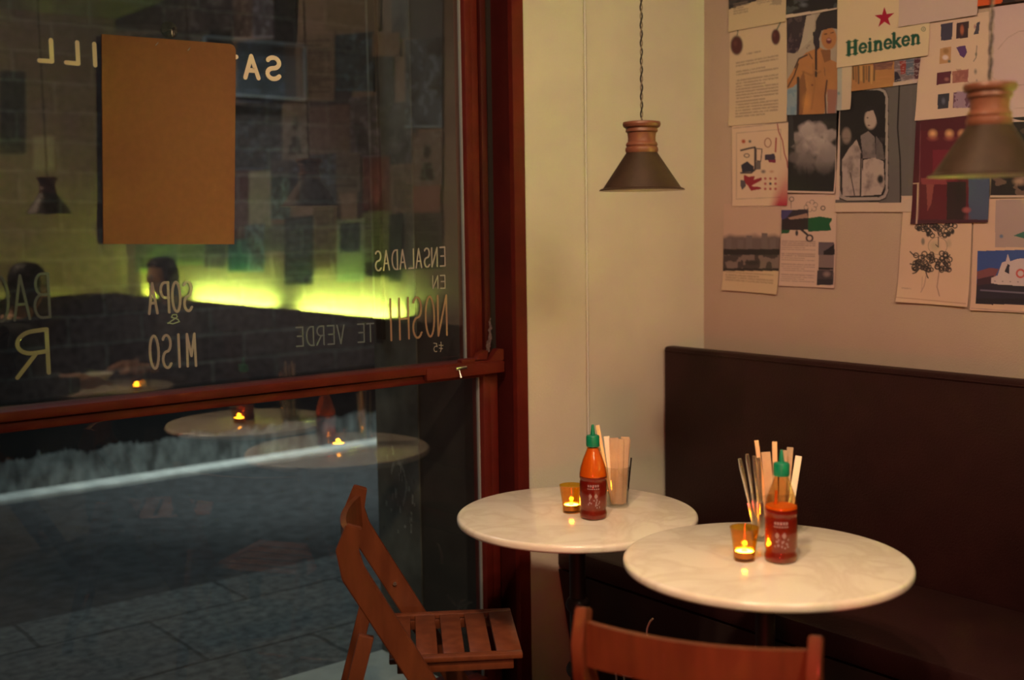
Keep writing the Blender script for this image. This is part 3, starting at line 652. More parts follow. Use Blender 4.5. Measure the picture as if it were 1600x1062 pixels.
stick('dark_straw', gx+rx*0.0235, gy+ry*0.0235, T2[2]+0.009, rx*0.012, ry*0.012, 0.118, 0.002, M_BLACK, 'short black stick at the right rim of the tumbler on the table by the window', 'stick')
stick('metal_spoon', gx-rx*0.020-fwd.x*0.008, gy-ry*0.020-fwd.y*0.008, T2[2]+0.009, -rx*0.030, -ry*0.030, 0.168, 0.003, M_STEEL, 'metal spoon handle tip glinting beside the green cap, table by the window', 'spoon')
# front table: cutlery tumbler and chopstick tumbler behind the bottle
cxg, cyg = onT(1195, 850, T1, 0.040); tumbler(cxg, cyg, T1[2], 0.024, 0.105, 'clear tumbler of cutlery between candle and sauce bottle on the front table')
for k, (o_, bk, lean, L) in enumerate(((-0.010, 0, -0.038, 0.178), (-0.004, 0.008, -0.026, 0.184), (0.000, -0.008, -0.018, 0.182), (0.006, 0.004, -0.012, 0.176))):
    c = empty('table_knife', (cxg+rx*o_+fwd.x*bk, cyg+ry*o_+fwd.y*bk, T1[2]+0.009)); top = Vector((rx*lean, ry*lean, math.sqrt(L*L-lean*lean)))
    b = B(); tube(b, [top*0.42, top*0.9, top], 0.0048, 10, [0.7, 1.1, 0.8]); obj('handle', b, M_STEEL, c)
    b = B(); beam(b, (0, 0, 0), top*0.43, 0.010, 0.002, up=(-1, -1, 0), bev=0.0005); obj('blade', b, M_STEEL, c)
    tag(c, ['leftmost shiny cutlery handle in the front table tumbler', 'second shiny cutlery handle from the left in the front table tumbler', 'third shiny cutlery handle from the left in the front table tumbler', 'rightmost shiny cutlery handle in the front table tumbler'][k], 'cutlery', 'cutlery on the front table')
qx, qy = onT(1231, 858, T1, 0.090); tumbler(qx, qy, T1[2], 0.032, 0.105, 'clear tumbler of wrapped chopsticks behind the half-empty sauce bottle')
for k, (o_, bk, lean, L, wd, m) in enumerate(((-0.020, 0.000, -0.030, 0.215, 0.009, M_STICK), (-0.012, -0.012, -0.020, 0.190, 0.020, M_KRAFT), (-0.002, 0.008, -0.006, 0.208, 0.011, M_STICK), (0.004, -0.010, 0.004, 0.192, 0.016, M_KRAFT), (0.012, 0.004, 0.014, 0.196, 0.014, M_KRAFT), (0.016, -0.008, 0.026, 0.180, 0.014, M_CREAM))):
    stick('chopstick_sleeve', qx+rx*o_+fwd.x*bk, qy+ry*o_+fwd.y*bk, T1[2]+0.009, rx*lean, ry*lean, L, 0, m, ['tallest bare chopsticks at the left of the front table bundle', 'wide brown paper sleeve under the tallest chopsticks, front table', 'bare chopsticks tip just left of the green cap, front table', 'brown paper sleeve straight behind the green cap, front table', 'brown paper sleeve right of the green cap, front table', 'pale paper sleeve at the right end of the front table bundle'][k], 'chopsticks', 'chopstick sleeves', True, wd, 0.0035)
# third, mirrored table: glass and a white bowl
tumbler(2.02, 0.20, T3[2], 0.03, 0.10, 'clear drinking glass on the mirrored third table', 'drinking glasses on the mirrored table')
b = B(); lathe(b, [(0.03, 0), (0.034, 0.004), (0.07, 0.045), (0.067, 0.045), (0.03, 0.008), (0.001, 0.008)], 40); o = obj('soup_bowl', b, M_WHITEPL); o.location = (1.93, -0.15, T3[2]); tag(o, 'white soup bowl on the mirrored third table', 'bowl')

# ------------------------------------------------------------------ cables
b = B(); tube(b, [(2.436, WY-0.003, 0.0), (2.436, WY-0.003, 2.9)], 0.0028, 8); o = obj('wall_cable', b, M_WHITEPL); tag(o, 'thin pale cable running down the painted wall beside the window', 'cable')
for k, pts in enumerate(([(1020, 966), (1015, 972), (1011, 984), (1012, 1000)], [(946, 1024), (956, 1034), (962, 1050), (962, 1075), (950, 1100)], [(960, 1030), (972, 1046), (975, 1068), (965, 1095)], [(1000, 1050), (985, 1056), (972, 1052), (962, 1040)])):
    b = B(); tube(b, spline([at(x_, y_, 0, 2.265) for x_, y_ in pts], 6), 0.0028, 8)
    o = obj('power_cable', b, M_WHITEPL); tag(o, ['short loop of white cable rising under the bench edge', 'outer white cable of the tangle behind the front chair', 'inner white cable of the tangle behind the front chair', 'white cable crossing the top of the tangle behind the front chair'][k], 'cable', 'white cables under the bench')

# ------------------------------------------------------------------ printed sheets on the poster wall
def lin(c):
    c = np.array(c, float)/255; return np.where(c <= 0.04045, c/12.92, ((c+0.055)/1.055)**2.4)
REF = lin((196, 152, 112))
def alb(c): return np.clip(lin(c)/REF*np.array((0.72, 0.55, 0.47)), 0.004, 0.9)  # warm factor puts the wall's redder light into the print colours
M_PAPER = bpy.data.materials.new('printed_paper'); M_PAPER.use_nodes = True
_n = M_PAPER.node_tree; _a = _n.nodes.new('ShaderNodeVertexColor'); _a.layer_name = 'print'
_n.links.new(_a.outputs[0], _n.nodes['Principled BSDF'].inputs['Base Color']); _n.nodes['Principled BSDF'].inputs['Roughness'].default_value = 0.55
class Cv:
    """ink on a sheet: X,Y give each point of the sheet in picture pixels, U,V across and down the sheet"""
    def __init__(s, X, Y, U, V): s.X, s.Y, s.U, s.V = X, Y, U, V; s.c = np.zeros(X.shape+(3,)); s.uv = False
    def xy(s): return (s.U, s.V) if s.uv else (s.X, s.Y)
    def put(s, a, col):
        a = np.clip(a, 0, 1)[..., None]; s.c = s.c*(1-a)+alb(col)*a
    def fill(s, col): s.put(np.ones(s.X.shape), col)
    def ell(s, cx, cy, rx_, ry_, col, soft=0.1, op=1):
        x, y = s.xy(); d = np.hypot((x-cx)/rx_, (y-cy)/ry_); s.put((1-d)/soft*op if soft > 0 else (d < 1)*op, col) if op == 1 else s.put(np.clip((1-d)/soft, 0, 1)*op, col)
    def poly(s, pts, col, op=1):
        x, y = s.xy(); ins = np.zeros(x.shape, bool); n = len(pts)
        for i in range(n):
            (x0, y0), (x1, y1) = pts[i], pts[(i+1) % n]
            if y0 == y1: continue
            c_ = ((y0 > y) != (y1 > y)) & (x < (x1-x0)*(y-y0)/(y1-y0)+x0); ins ^= c_
        s.put(ins*float(op), col)
    def rect(s, a, b_, c_, d_, col, op=1): s.poly([(a, b_), (c_, b_), (c_, d_), (a, d_)], col, op)
    def seg(s, pts, wd, col, op=1):
        x, y = s.xy(); m = np.full(x.shape, 1e9)
        for (x0, y0), (x1, y1) in zip(pts, pts[1:]):
            L = max((x1-x0)**2+(y1-y0)**2, 1e-12); t = np.clip(((x-x0)*(x1-x0)+(y-y0)*(y1-y0))/L, 0, 1)
            m = np.minimum(m, np.hypot(x-x0-t*(x1-x0), y-y0-t*(y1-y0)))
        e = 0.35*wd+1e-9; s.put(np.clip((wd/2-m)/e+0.5, 0, 1)*op, col)
    def ring(s, cx, cy, r, wd, col, ryk=1, op=1): s.seg([(cx+r*math.cos(a), cy+r*ryk*math.sin(a)) for a in np.linspace(0, 2*PI, 22)], wd, col, op)
    def noise(s, sc_, seed):
        x, y = (s.U*90, s.V*120); x = x/sc_+seed*7.3; y = y/sc_+seed*3.1; xi, yi = np.floor(x), np.floor(y); fx, fy_ = x-xi, y-yi
        h = lambda a, b_: (np.sin(a*127.1+b_*311.7+seed)*43758.5453) % 1
        fx = fx*fx*(3-2*fx); fy_ = fy_*fy_*(3-2*fy_)
        return (h(xi, yi)*(1-fx)+h(xi+1, yi)*fx)*(1-fy_)+(h(xi, yi+1)*(1-fx)+h(xi+1, yi+1)*fx)*fy_
    def fbm(s, sc_, seed): return (s.noise(sc_, seed)+0.5*s.noise(sc_/2, seed+1)+0.25*s.noise(sc_/4, seed+2))/1.75
    def text(s, u0, v0, u1, v1, rows, col=(120, 92, 70), op=0.55, seed=1, gaps=()):
        r = (s.V-v0)/(v1-v0)*rows; ri = np.floor(r); f = r-ri; word_ = (s.noise(2.2, seed)+s.noise(1.1, seed+3))/2
        end = u1-(((ri*7+seed*3) % 5) == 0)*(u1-u0)*0.3
        m = (s.U > u0) & (s.U < end) & (s.V > v0) & (s.V < v1) & (f < 0.6)
        for g in gaps: m &= (ri != g)
        s.put(m*(0.35+0.65*(word_ > 0.36))*op, col)
def sheet(quad, label, painter, layer=0, step=1.0, mirrored=False, group='sheets and posters pinned to the wall', name='poster', curl=0.004, plane='x'):
    """quad = TL,TR,BR,BL picture pixels of a sheet lying on the poster wall; mirrored = read off the window reflection"""
    P = []
    for q in quad:
        p_ = at(q[0], q[1], 0, PX)
        if mirrored: p_ = Vector((p_.x, 2*GY-p_.y, p_.z))
        P.append(np.array(p_))
    wpx = max(abs(quad[1][0]-quad[0][0]), abs(quad[2][0]-quad[3][0])); hpx = max(abs(quad[3][1]-quad[0][1]), abs(quad[2][1]-quad[1][1]))
    nu, nv = int(max(4, wpx/step))+1, int(max(4, hpx/step))+1
    U, V = np.meshgrid(np.linspace(0, 1, nu), np.linspace(0, 1, nv))
    W_ = ((1-V)[..., None]*((1-U)[..., None]*P[0]+U[..., None]*P[1])+V[..., None]*((1-U)[..., None]*P[3]+U[..., None]*P[2]))
    if mirrored: X, Y = (1-V)*((1-U)*quad[0][0]+U*quad[1][0])+V*((1-U)*quad[3][0]+U*quad[2][0]), (1-V)*((1-U)*quad[0][1]+U*quad[1][1])+V*((1-U)*quad[3][1]+U*quad[2][1])
    else: X, Y = project(W_)
    cv = Cv(X, Y, U, V); painter(cv)
    off = 0.0022+0.0013*layer+curl*np.clip(V-0.75, 0, 1)**2*16*(0.35+0.65*np.abs(2*U-1)**2)
    W_ = W_.copy(); W_[..., 0] = PX-off
    o_c = W_.reshape(-1, 3).mean(0); o_c[0] = PX-0.002
    me = bpy.data.meshes.new(name); vs = (W_.reshape(-1, 3)-o_c)
    idx = np.arange(nu*nv).reshape(nv, nu); f = np.stack([idx[:-1, :-1], idx[1:, :-1], idx[1:, 1:], idx[:-1, 1:]], -1).reshape(-1, 4)
    me.vertices.add(len(vs)); me.vertices.foreach_set('co', vs.ravel().astype(np.float32))
    me.loops.add(f.size); me.loops.foreach_set('vertex_index', f.ravel().astype(np.int32))
    me.polygons.add(len(f)); me.polygons.foreach_set('loop_start', (np.arange(len(f))*4).astype(np.int32)); me.polygons.foreach_set('loop_total', np.full(len(f), 4, np.int32))
    me.update(); me.validate()
    at_ = me.color_attributes.new('print', 'FLOAT_COLOR', 'POINT')
    col = np.concatenate([cv.c.reshape(-1, 3), np.ones((nu*nv, 1))], 1); at_.data.foreach_set('color', col.ravel().astype(np.float32))
    me.materials.append(M_PAPER)
    o = bpy.data.objects.new(name, me); C.objects.link(o); o.location = o_c; tag(o, label, 'poster', group)
    return o
CRM = (190, 148, 108); GRY = (150, 118, 92)

def p_top(c):
    c.fill((180, 145, 98)); c.poly([(1100, -100), (1260, -100), (1260, -6), (1190, 0), (1142, 15), (1100, 24)], (38, 32, 28)); c.put((c.Y < 8)*(c.fbm(20, 3) > 0.55)*0.4, (70, 60, 50)); c.uv = True; c.text(0.08, 0.64, 0.35, 0.80, 5, seed=2); c.text(0.5, 0.62, 0.8, 0.72, 4, seed=4)
sheet([(1140, -70), (1231, -88), (1231, 34), (1142, 50)], 'sheet with a dark photo strip, highest in the left column of posters', p_top, 5)
def p_cherry(c):
    c.fill((183, 145, 102))
    for x, y, a, b_ in ((1153, 71, 10, 16), (1214, 58, 7, 13)):
        c.ell(x, y, a+1, b_+1, (120, 95, 70), 0.2); c.ell(x, y, a, b_, (70, 28, 26), 0.25); c.ell(x-2, y-3, a*0.4, b_*0.4, (105, 50, 40), 0.9, 0.6)
    c.seg([(1154, 55), (1155, 44)], 1.5, (60, 70, 50)); c.seg([(1216, 46), (1222, 34)], 1.8, (60, 75, 50))
    c.uv = True; c.text(0.12, 0.36, 0.85, 0.93, 19, (120, 90, 66), 0.6, 3, gaps=(2, 5))
    c.text(0.30, 0.29, 0.55, 0.32, 1, (120, 90, 66), 0.6, 3)
sheet([(1142, 44), (1232, 22), (1232, 190), (1141, 197)], 'article sheet with two dark red cherries above its text', p_cherry, 3)
def p_dark(c):
    c.fill((28, 24, 24)); n = c.fbm(14, 5); c.put((n > 0.62)*0.5, (80, 75, 68)); c.ell(1258, 8, 9, 5, (95, 90, 82), 0.8, 0.8); c.ell(1247, 13, 6, 3, (80, 76, 66), 0.8, 0.7)
    c.poly([(1225, 24.5), (1315, 12), (1315, 30), (1225, 40)], (182, 146, 112))
sheet([(1231, -80), (1311, -95), (1311, 15), (1231, 29)], 'dark photo with a thin white lower edge, above the shirtless figure', p_dark, 4)
def p_man(c):
    c.fill((150, 122, 92))
    c.poly([(1230, 26), (1270, 20), (1262, 50), (1250, 78), (1243, 84), (1230, 82)], (44, 30, 34)); c.put(((c.X < 1268) & (c.Y < 82) & (c.fbm(6, 3) > 0.62))*0.5, (95, 70, 60))
    c.poly([(1262, 25), (1276, 22), (1272, 60), (1250, 80), (1255, 62)], (160, 132, 100))
    c.poly([(1228, 130), (1250, 120), (1250, 182), (1228, 182)], (120, 122, 110)); c.put(((c.X < 1252) & (c.Y > 140))*(c.fbm(8, 9) > 0.5)*0.6, (96, 110, 108))
    sk = (158, 96, 50); sk2 = (120, 70, 38)
    c.poly([(1248, 96), (1262, 82), (1282, 74), (1290, 78), (1297, 92), (1310, 98), (1314, 112), (1310, 145), (1307, 180), (1296, 180), (1294, 140), (1290, 180), (1252, 180), (1250, 128), (1241, 136), (1230, 140), (1230, 128), (1240, 112)], sk)
    c.poly([(1250, 128), (1258, 110), (1262, 140), (1256, 180), (1250, 180)], sk2); c.seg([(1249, 100), (1243, 118), (1233, 136)], 2, (60, 36, 26)); c.seg([(1249, 122), (1249, 180)], 4, (48, 32, 30)); c.seg([(1263, 86), (1250, 92), (1244, 106)], 2.2, (52, 34, 28)); c.seg([(1266, 84), (1271, 92)], 1.6, (80, 50, 34))
    c.seg([(1294, 126), (1291, 150), (1293, 178)], 2.5, (70, 42, 32)); c.put(((c.X > 1295) & (c.Y > 140))*0.45, (96, 60, 70))
    c.put(((c.X > 1248) & (c.X < 1312) & (c.Y > 92) & (c.Y < 177))*np.clip(c.fbm(22, 12)-0.35, 0, 1)*0.7*(np.abs(c.c[..., 0]-alb(sk)[0]) < 0.02), (112, 64, 32)); c.seg([(1272, 100), (1275, 130), (1270, 170)], 3, (128, 76, 40), 0.5); c.seg([(1256, 112), (1270, 118), (1284, 112)], 3, (124, 74, 40), 0.6)
    c.poly([(1284, 78), (1300, 78), (1300, 94), (1290, 98)], sk2); c.ell(1297, 60, 13, 19, sk, 0.15)
    c.ell(1297, 64, 5, 5.5, (96, 40, 36), 0.3); c.ell(1297, 62, 3.6, 2, (170, 110, 90), 0.4); c.seg([(1290, 54), (1294, 53)], 1.4, (70, 40, 28)); c.seg([(1300, 52), (1304, 51)], 1.4, (70, 40, 28)); c.seg([(1297, 54), (1298, 58)], 1.5, (150, 96, 58))
    c.poly([(1275, 60), (1277, 32), (1284, 20), (1313, 12), (1313, 46), (1300, 44), (1286, 48), (1282, 60), (1281, 72)], (40, 32, 30)); c.poly([(1272, 50), (1281, 48), (1283, 74), (1278, 80), (1273, 68)], (44, 34, 34)); c.seg([(1277, 74), (1277, 119)], 3.6, (48, 30, 26))
    c.ell(1271, 133, 2, 2, (96, 46, 34), 0.5); c.seg([(1290, 106), (1291, 118)], 1.5, (96, 60, 44), 0.7); c.seg([(1262, 104), (1280, 112)], 2, (150, 94, 54), 0.6)
    c.ell(1262, 160, 9, 18, (190, 118, 52), 0.9, 0.6)
sheet([(1231, 28), (1312, 14), (1310, 177), (1232, 180)], 'colour photo of a shirtless laughing figure in a dark flap hat', p_man, 3, 0.9)
def p_cloud(c):
    c.fill((30, 26, 25)); n = c.fbm(26, 4); n2 = c.fbm(11, 8)
    for cx_, cy_, r, v in ((1246, 214, 15, 120), (1262, 205, 18, 150), (1282, 200, 17, 138), (1298, 212, 14, 128), (1255, 230, 20, 112), (1276, 228, 24, 146), (1296, 236, 17, 122), (1262, 250, 24, 92), (1288, 254, 20, 100), (1240, 244, 12, 70)):
        d = np.hypot((c.X-cx_)/r, (c.Y-cy_)/r)+0.9*(n-0.5)+0.5*(n2-0.5); sh = np.clip((cy_-c.Y)/r*0.5+0.5, 0, 1)
        c.put(np.clip((1-d)*2.6, 0, 1)*0.85, (v+24, int(v*0.84)+18, int(v*0.7)+16)); c.put(np.clip((1-d)*2.0, 0, 1)*(1-sh)*0.45, (66, 54, 46))
    c.put(np.clip((n2-0.55)*3, 0, 1)*(c.Y > 190)*(c.Y < 262)*0.4, (56, 46, 40)); c.put(np.clip((c.Y-252)/26, 0, 1), (22, 22, 22)); c.seg([(1262, 262), (1263, 301)], 1.5, (12, 12, 12), 0.6); c.poly([(1233, 176), (1240, 176), (1243, 225), (1233, 232)], (46, 40, 36))
    c.uv = True; c.rect(0, 0.975, 1, 1, (182, 142, 112)); c.rect(0.965, 0, 1, 1, (182, 142, 112))
sheet([(1232, 178), (1313, 170), (1307, 303), (1233, 301)], 'black and white photo of towering clouds below the hatted figure', p_cloud, 2)
def p_doodle(c):
    c.fill(CRM); ink = (44, 34, 36); rd = (128, 26, 34)
    for a, b_ in (((1153, 208), (1222, 202)), ((1153, 208), (1153, 311)), ((1153, 311), (1222, 308)), ((1222, 202), (1222, 250))): c.seg([a, b_], 1.0, (140, 106, 80), 0.8)
    c.seg([(1160, 235), (1172, 232), (1182, 230), (1182, 265), (1176, 270), (1160, 270)], 2.6, ink); c.poly([(1160, 258), (1166, 254), (1170, 252), (1174, 256), (1180, 260), (1180, 268), (1162, 269)], (36, 34, 40))
    c.seg([(1184, 232), (1193, 233), (1191, 252), (1184, 251), (1184, 232)], 1.4, ink); c.rect(1183, 252, 1191, 265, (96, 78, 64)); c.ring(1169, 243, 4, 1.4, (80, 60, 54), 0.7); c.poly([(1197, 242), (1212, 240), (1214, 246), (1213, 250), (1197, 250)], (50, 40, 48)); c.poly([(1202, 250), (1214, 249), (1214, 254), (1204, 254)], (110, 30, 44))
    c.ell(1164, 221, 4, 4, (150, 62, 36), 0.5); c.ell(1174, 221, 3, 3, (80, 66, 54), 0.6); c.ring(1202, 223, 5, 1.5, (130, 74, 52), 1.4); c.seg([(1215, 216), (1214, 237)], 2.4, (140, 48, 44)); c.ell(1195, 268, 5, 4, (70, 58, 52), 0.7, 0.8); c.ell(1208, 268, 5, 3, (160, 100, 66), 0.7, 0.7)
    c.poly([(1165, 273), (1172, 276), (1182, 275), (1180, 281), (1192, 277), (1193, 281), (1180, 288), (1176, 291), (1190, 292), (1192, 295), (1176, 298), (1170, 289), (1164, 284)], rd)
    c.poly([(1159, 281), (1166, 282), (1168, 290), (1162, 297), (1159, 290)], (78, 62, 56))
    for i in range(3):
        for j in range(3): c.ell(1198+8*i, 279+8*j, 2.6, 2.6, (60, 40, 44) if (i, j) == (1, 1) else (150, 60, 52), 0.5)
    c.seg([(1217, 194), (1219, 206), (1225, 220), (1228, 240), (1232, 252), (1233, 262)], 1.6, rd); c.put(np.clip((c.Y-245)/75, 0, 1)**1.4*np.clip((c.X-1203-(1-np.clip((c.Y-250)/70, 0, 1))*18)/16, 0, 1), (150, 22, 40))
    c.uv = True; c.seg([(0.02, 0.03), (0.98, 0.0)], 0.01, (140, 104, 80), 0.8)
sheet([(1146, 197), (1234, 191), (1233, 321), (1147, 322)], 'cream sheet of red and black doodles with a red-stained corner', p_doodle, 4, 0.8, curl=0.003)
def p_city(c):
    c.fill((176, 136, 100)); c.poly([(1125, 318), (1225, 318), (1225, 375), (1125, 375)], (170, 128, 96))
    c.put(np.clip((c.Y-368+6*c.noise(10, 3))/8, 0, 1)*(c.Y < 392), (92, 70, 58))
    for x, h_ in ((1140, 372), (1158, 374), (1172, 368), (1196, 364), (1209, 372)): c.rect(x-4, h_, x+5, 392, (98, 76, 64))
    c.rect(1125, 389, 1225, 400, (34, 26, 24)); c.put(((c.Y > 398) & (c.Y < 423)), (110, 84, 66)); c.put(((c.Y > 398) & (c.Y < 423))*(c.fbm(9, 6) > 0.5)*0.85, (44, 34, 30)); c.rect(1125, 419, 1225, 423, (36, 28, 24)); c.ell(1178, 410, 14, 5, (44, 36, 30), 0.5)
    c.put(c.Y > 423, (180, 140, 96)); c.uv = True; c.text(0.05, 0.78, 0.92, 0.90, 4, (120, 90, 62), 0.5, 6)
sheet([(1133, 318), (1223, 320), (1217, 459.5), (1131, 452.5)], 'sheet with a grey skyline over a river, lowest on the left', p_city, 3, curl=0.006)
def p_green(c):
    c.fill((180, 138, 106)); c.poly([(1222, 355), (1236, 356), (1234, 364), (1222, 365)], (18, 62, 30)); c.poly([(1262, 341), (1282, 338), (1301, 341), (1300, 346), (1297, 349), (1300, 360), (1278, 361), (1264, 362)], (14, 66, 34))
    c.poly([(1222, 328), (1264, 327), (1264, 359), (1222, 359)], (40, 28, 34)); c.poly([(1232, 340), (1262, 333), (1264, 340), (1236, 343)], (140, 96, 74)); c.poly([(1222, 328), (1240, 328), (1230, 340), (1222, 344)], (60, 48, 74)); c.rect(1222, 343, 1263, 359, (36, 24, 26))
    c.seg([(1250, 356), (1262, 366)], 3.4, (36, 28, 30)); c.ring(1266, 372, 4.8, 2.6, (40, 32, 34)); c.ell(1246, 364, 2.8, 5.5, (44, 34, 36), 0.4)
    c.ring(1238, 311, 3.4, 1.3, (84, 64, 54)); c.seg([(1237, 315), (1237, 325)], 1, (84, 64, 54)); c.ring(1287, 325, 3.2, 1.5, (70, 54, 46)); 
    for a, b_ in ((1264, 319), (1270, 316), (1275, 320), (1273, 326), (1266, 327), (1261, 324)): c.ring(a, b_, 3.6, 1.0, (90, 70, 58), 1, 0.8)
    c.ell(1268, 322, 6, 5, (180, 138, 106), 0.4)
    c.rect(1280, 378, 1304, 445, (112, 84, 70)); c.rect(1280, 378, 1304, 398, (86, 66, 62)); c.poly([(1288, 392), (1296, 388), (1305, 380), (1305, 398), (1288, 398)], (28, 22, 24)); c.rect(1280, 418, 1303, 421, (26, 20, 20)); c.rect(1278, 422, 1303, 445, (58, 44, 42)); c.ell(1293, 428, 8, 6, (122, 92, 76), 0.7); c.rect(1278, 436, 1303, 445, (40, 32, 32))
    c.uv = True; c.text(0.02, 0.50, 0.64, 0.96, 20, (122, 90, 72), 0.55, 8, gaps=(5, 10, 15))
sheet([(1222, 304), (1309, 303), (1305, 450), (1219, 446)], 'article sheet with a green brush stroke and a small wheeled aircraft picture', p_green, 1, 0.8)
def p_window(c):
    c.fill((84, 70, 58)); c.put((c.X > 1388)*0.35, (96, 80, 66)); c.seg([(1407, 128), (1404, 200), (1408, 250), (1409, 318)], 2.2, (28, 22, 20)); c.seg([(1424, 130), (1424, 300)], 5, (92, 76, 64), 0.6)
    def rr(x0, y0, x1, y1, r, col): c.poly([(x0+r, y0), (x1-r, y0), (x1-r*.3, y0+r*.3), (x1, y0+r), (x1, y1-r), (x1-r*.3, y1-r*.3), (x1-r, y1), (x0+r, y1), (x0+r*.3, y1-r*.3), (x0, y1-r), (x0, y0+r), (x0+r*.3, y0+r*.3)], col)
    rr(1309, 136, 1390, 315, 15, (40, 32, 28)); rr(1310, 137, 1389, 313, 14, (142, 116, 94)); rr(1314, 141, 1385, 308, 11, (26, 22, 21))
    sk = (158, 124, 98)
    c.ell(1324, 212, 9, 15, (120, 92, 74), 0.4); c.ell(1362, 186, 11, 18, sk, 0.25); c.ell(1357, 184, 2, 1.6, (60, 44, 36), 0.6); c.ell(1359, 196, 3, 1.4, (90, 60, 50), 0.6); c.poly([(1352, 176), (1356, 166), (1368, 166), (1375, 180), (1374, 200), (1370, 184), (1366, 172)], (30, 24, 24))
    c.poly([(1317, 250), (1328, 232), (1340, 218), (1348, 240), (1350, 306), (1318, 306)], (150, 120, 98)); c.poly([(1346, 212), (1358, 205), (1368, 214), (1370, 246), (1350, 248)], (112, 90, 76)); c.poly([(1350, 250), (1368, 246), (1382, 252), (1384, 290), (1378, 304), (1348, 306)], (156, 124, 100)); c.poly([(1370, 212), (1380, 225), (1384, 250), (1370, 248)], (90, 74, 62))
    c.put(((c.X > 1315) & (c.X < 1384) & (c.Y > 215) & (c.Y < 308))*np.clip(c.fbm(7, 5)-0.45, 0, 1)*1.6, (64, 50, 44)); c.seg([(1347, 240), (1346, 306)], 2.2, (36, 28, 26)); c.seg([(1330, 270), (1337, 306)], 1.6, (70, 54, 46)); c.ell(1377, 280, 6, 9, (34, 28, 28), 0.5)
    c.put((c.Y > 316.5) & (c.X < 1411), (178, 138, 104)); c.put((c.X < 1314.5) & (c.Y < 312) & (c.X < 1313), (178, 138, 108))
    c.put((c.Y > 306) & (c.X > 1410), (176, 138, 104))
sheet([(1309, 139), (1440, 118), (1427, 331), (1307, 331)], 'black and white photo of two people behind a rounded train window', p_window, 2, 0.9)
def p_pale(c): c.fill((150, 134, 108)); c.ell(1313, 146, 3, 4, (86, 100, 90), 0.8, 0.8); c.put((c.X > 1318)*1.0, (178, 142, 104))
sheet([(1311, 98), (1334, 100), (1332, 171), (1311, 173)], 'narrow pale slip between the hatted figure and the train window photo', p_pale, 5)
def p_coll(c):
    c.fill((156, 98, 50)); n = c.fbm(8, 2)
    for k in range(9): c.seg([(1335+k*4.2, 104), (1336+k*4.0, 124+8*((k*37) % 5)/5)], 2.6, ((84, 62, 36), (120, 76, 40), (74, 60, 44), (176, 122, 62))[k % 4], 0.85)
    c.poly([(1366, 96), (1398, 92), (1396, 108), (1368, 110)], (104, 62, 48)); c.put(((c.X > 1370) & (c.X < 1397))*np.clip(n-0.4, 0, 1)*0.8, (174, 110, 64))
    c.put(c.X > 1399.5, (110, 84, 72)); c.poly([(1400, 112), (1405, 113), (1412, 128), (1400, 130)], (36, 28, 36)); c.poly([(1408, 96), (1418, 95), (1417, 116), (1410, 116)], (130, 44, 34)); c.rect(1418, 90, 1430, 118, (84, 82, 80)); c.rect(1431, 88, 1440, 128, (74, 34, 36)); c.poly([(1398, 129), (1438, 123), (1438, 132), (1398, 135)], (170, 132, 104)); c.put(((c.X > 1400))*(c.fbm(5, 7) > 0.6)*0.4, (170, 140, 120))
sheet([(1333, 104), (1441, 90), (1436, 130), (1333, 143)], 'thin colourful collage strip showing just below the beer poster', p_coll, 4, 0.8)
def p_heineken(c):
    c.fill((190, 152, 106)); gr = (6, 62, 40)
    pts = []
    for k in range(10):
        a = -PI/2+k*PI/5; r = 16.5 if k % 2 == 0 else 6.3; pts.append((1385+r*math.cos(a)*0.98, 28+r*math.sin(a)*1.02-0.12*r*math.cos(a)))
    c.poly(pts, (146, 12, 34))
    # word on a rising baseline, slab-serif letters
    ox, oy = 1326.5, 86.5; ux, uy = 1, -0.165
    def T_(u, v): return (ox+u*ux, oy+u*uy-v)
    def st(p_, wd=3.4): c.seg([T_(*q) for q in p_], wd*1.3, gr)
    def slab(u, v, h_=3.2): c.seg([T_(u-h_, v), T_(u+h_, v)], 1.9, gr)
    for u in (3, 13.2): st([(u, 0), (u, 20)], 4.6); slab(u, 0, 4); slab(u, 20, 4)
    st([(3, 10.5), (13, 10.5)], 2.6)
    def e_(u):
        st([(u-5.0, 7.2), (u+4.6, 7.2)], 2.2); st([(u+5*math.cos(a), 7+6.8*math.sin(a)) for a in np.linspace(0.05, 5.6, 16)], 3.2)
    def i_(u): st([(u, 0), (u, 13.5)], 4.0); slab(u, 0, 3.4); slab(u-1.3, 13.5, 2); c.ell(*T_(u, 19), 2.3, 2.4, gr, 0.3)
    def n_(u):
        st([(u-3.8, 0), (u-3.8, 13.5)], 3.8); st([(u-3, 10.5), (u, 13.3), (u+3, 12.5), (u+4.3, 9.5), (u+4.3, 0)], 3.6); slab(u-3.8, 0, 3.0); slab(u+4.3, 0, 3.0); slab(u-5, 13.5, 2)
    def k_(u):
        st([(u-4, 0), (u-4, 21.5)], 4.0); slab(u-4, 0, 3.0); slab(u-5.4, 21.5, 2); st([(u-3, 6.2), (u+4, 13.3)], 2.8); st([(u-1, 7.6), (u+5, 0)], 3.8); slab(u+5.2, 0, 2.6); slab(u+4, 13.5, 2.8)
    e_(25); i_(36); n_(48.5); e_(64.0); k_(77.5); e_(92); n_(107)
    c.ring(1446, 46, 3.2, 1.2, (110, 104, 70)); c.ell(1446, 46, 2, 2, (120, 108, 76), 0.8)
sheet([(1312, -75), (1461, -98), (1454, 87), (1311, 106.5)], 'cream beer poster with a red star over the green word Heineken', p_heineken, 6, 0.6, curl=0.003)
def p_blank(c): c.fill((178, 140, 112)); c.put(c.fbm(40, 3)*0.15, (160, 120, 100)); c.seg([(1409, 44), (1531, 25)], 1.4, (130, 98, 76), 0.6)
sheet([(1408, -85), (1535, -105), (1531, 24), (1408, 43)], 'plain pinkish sheet overlapping the upper right of the beer poster', p_blank, 7, 2)
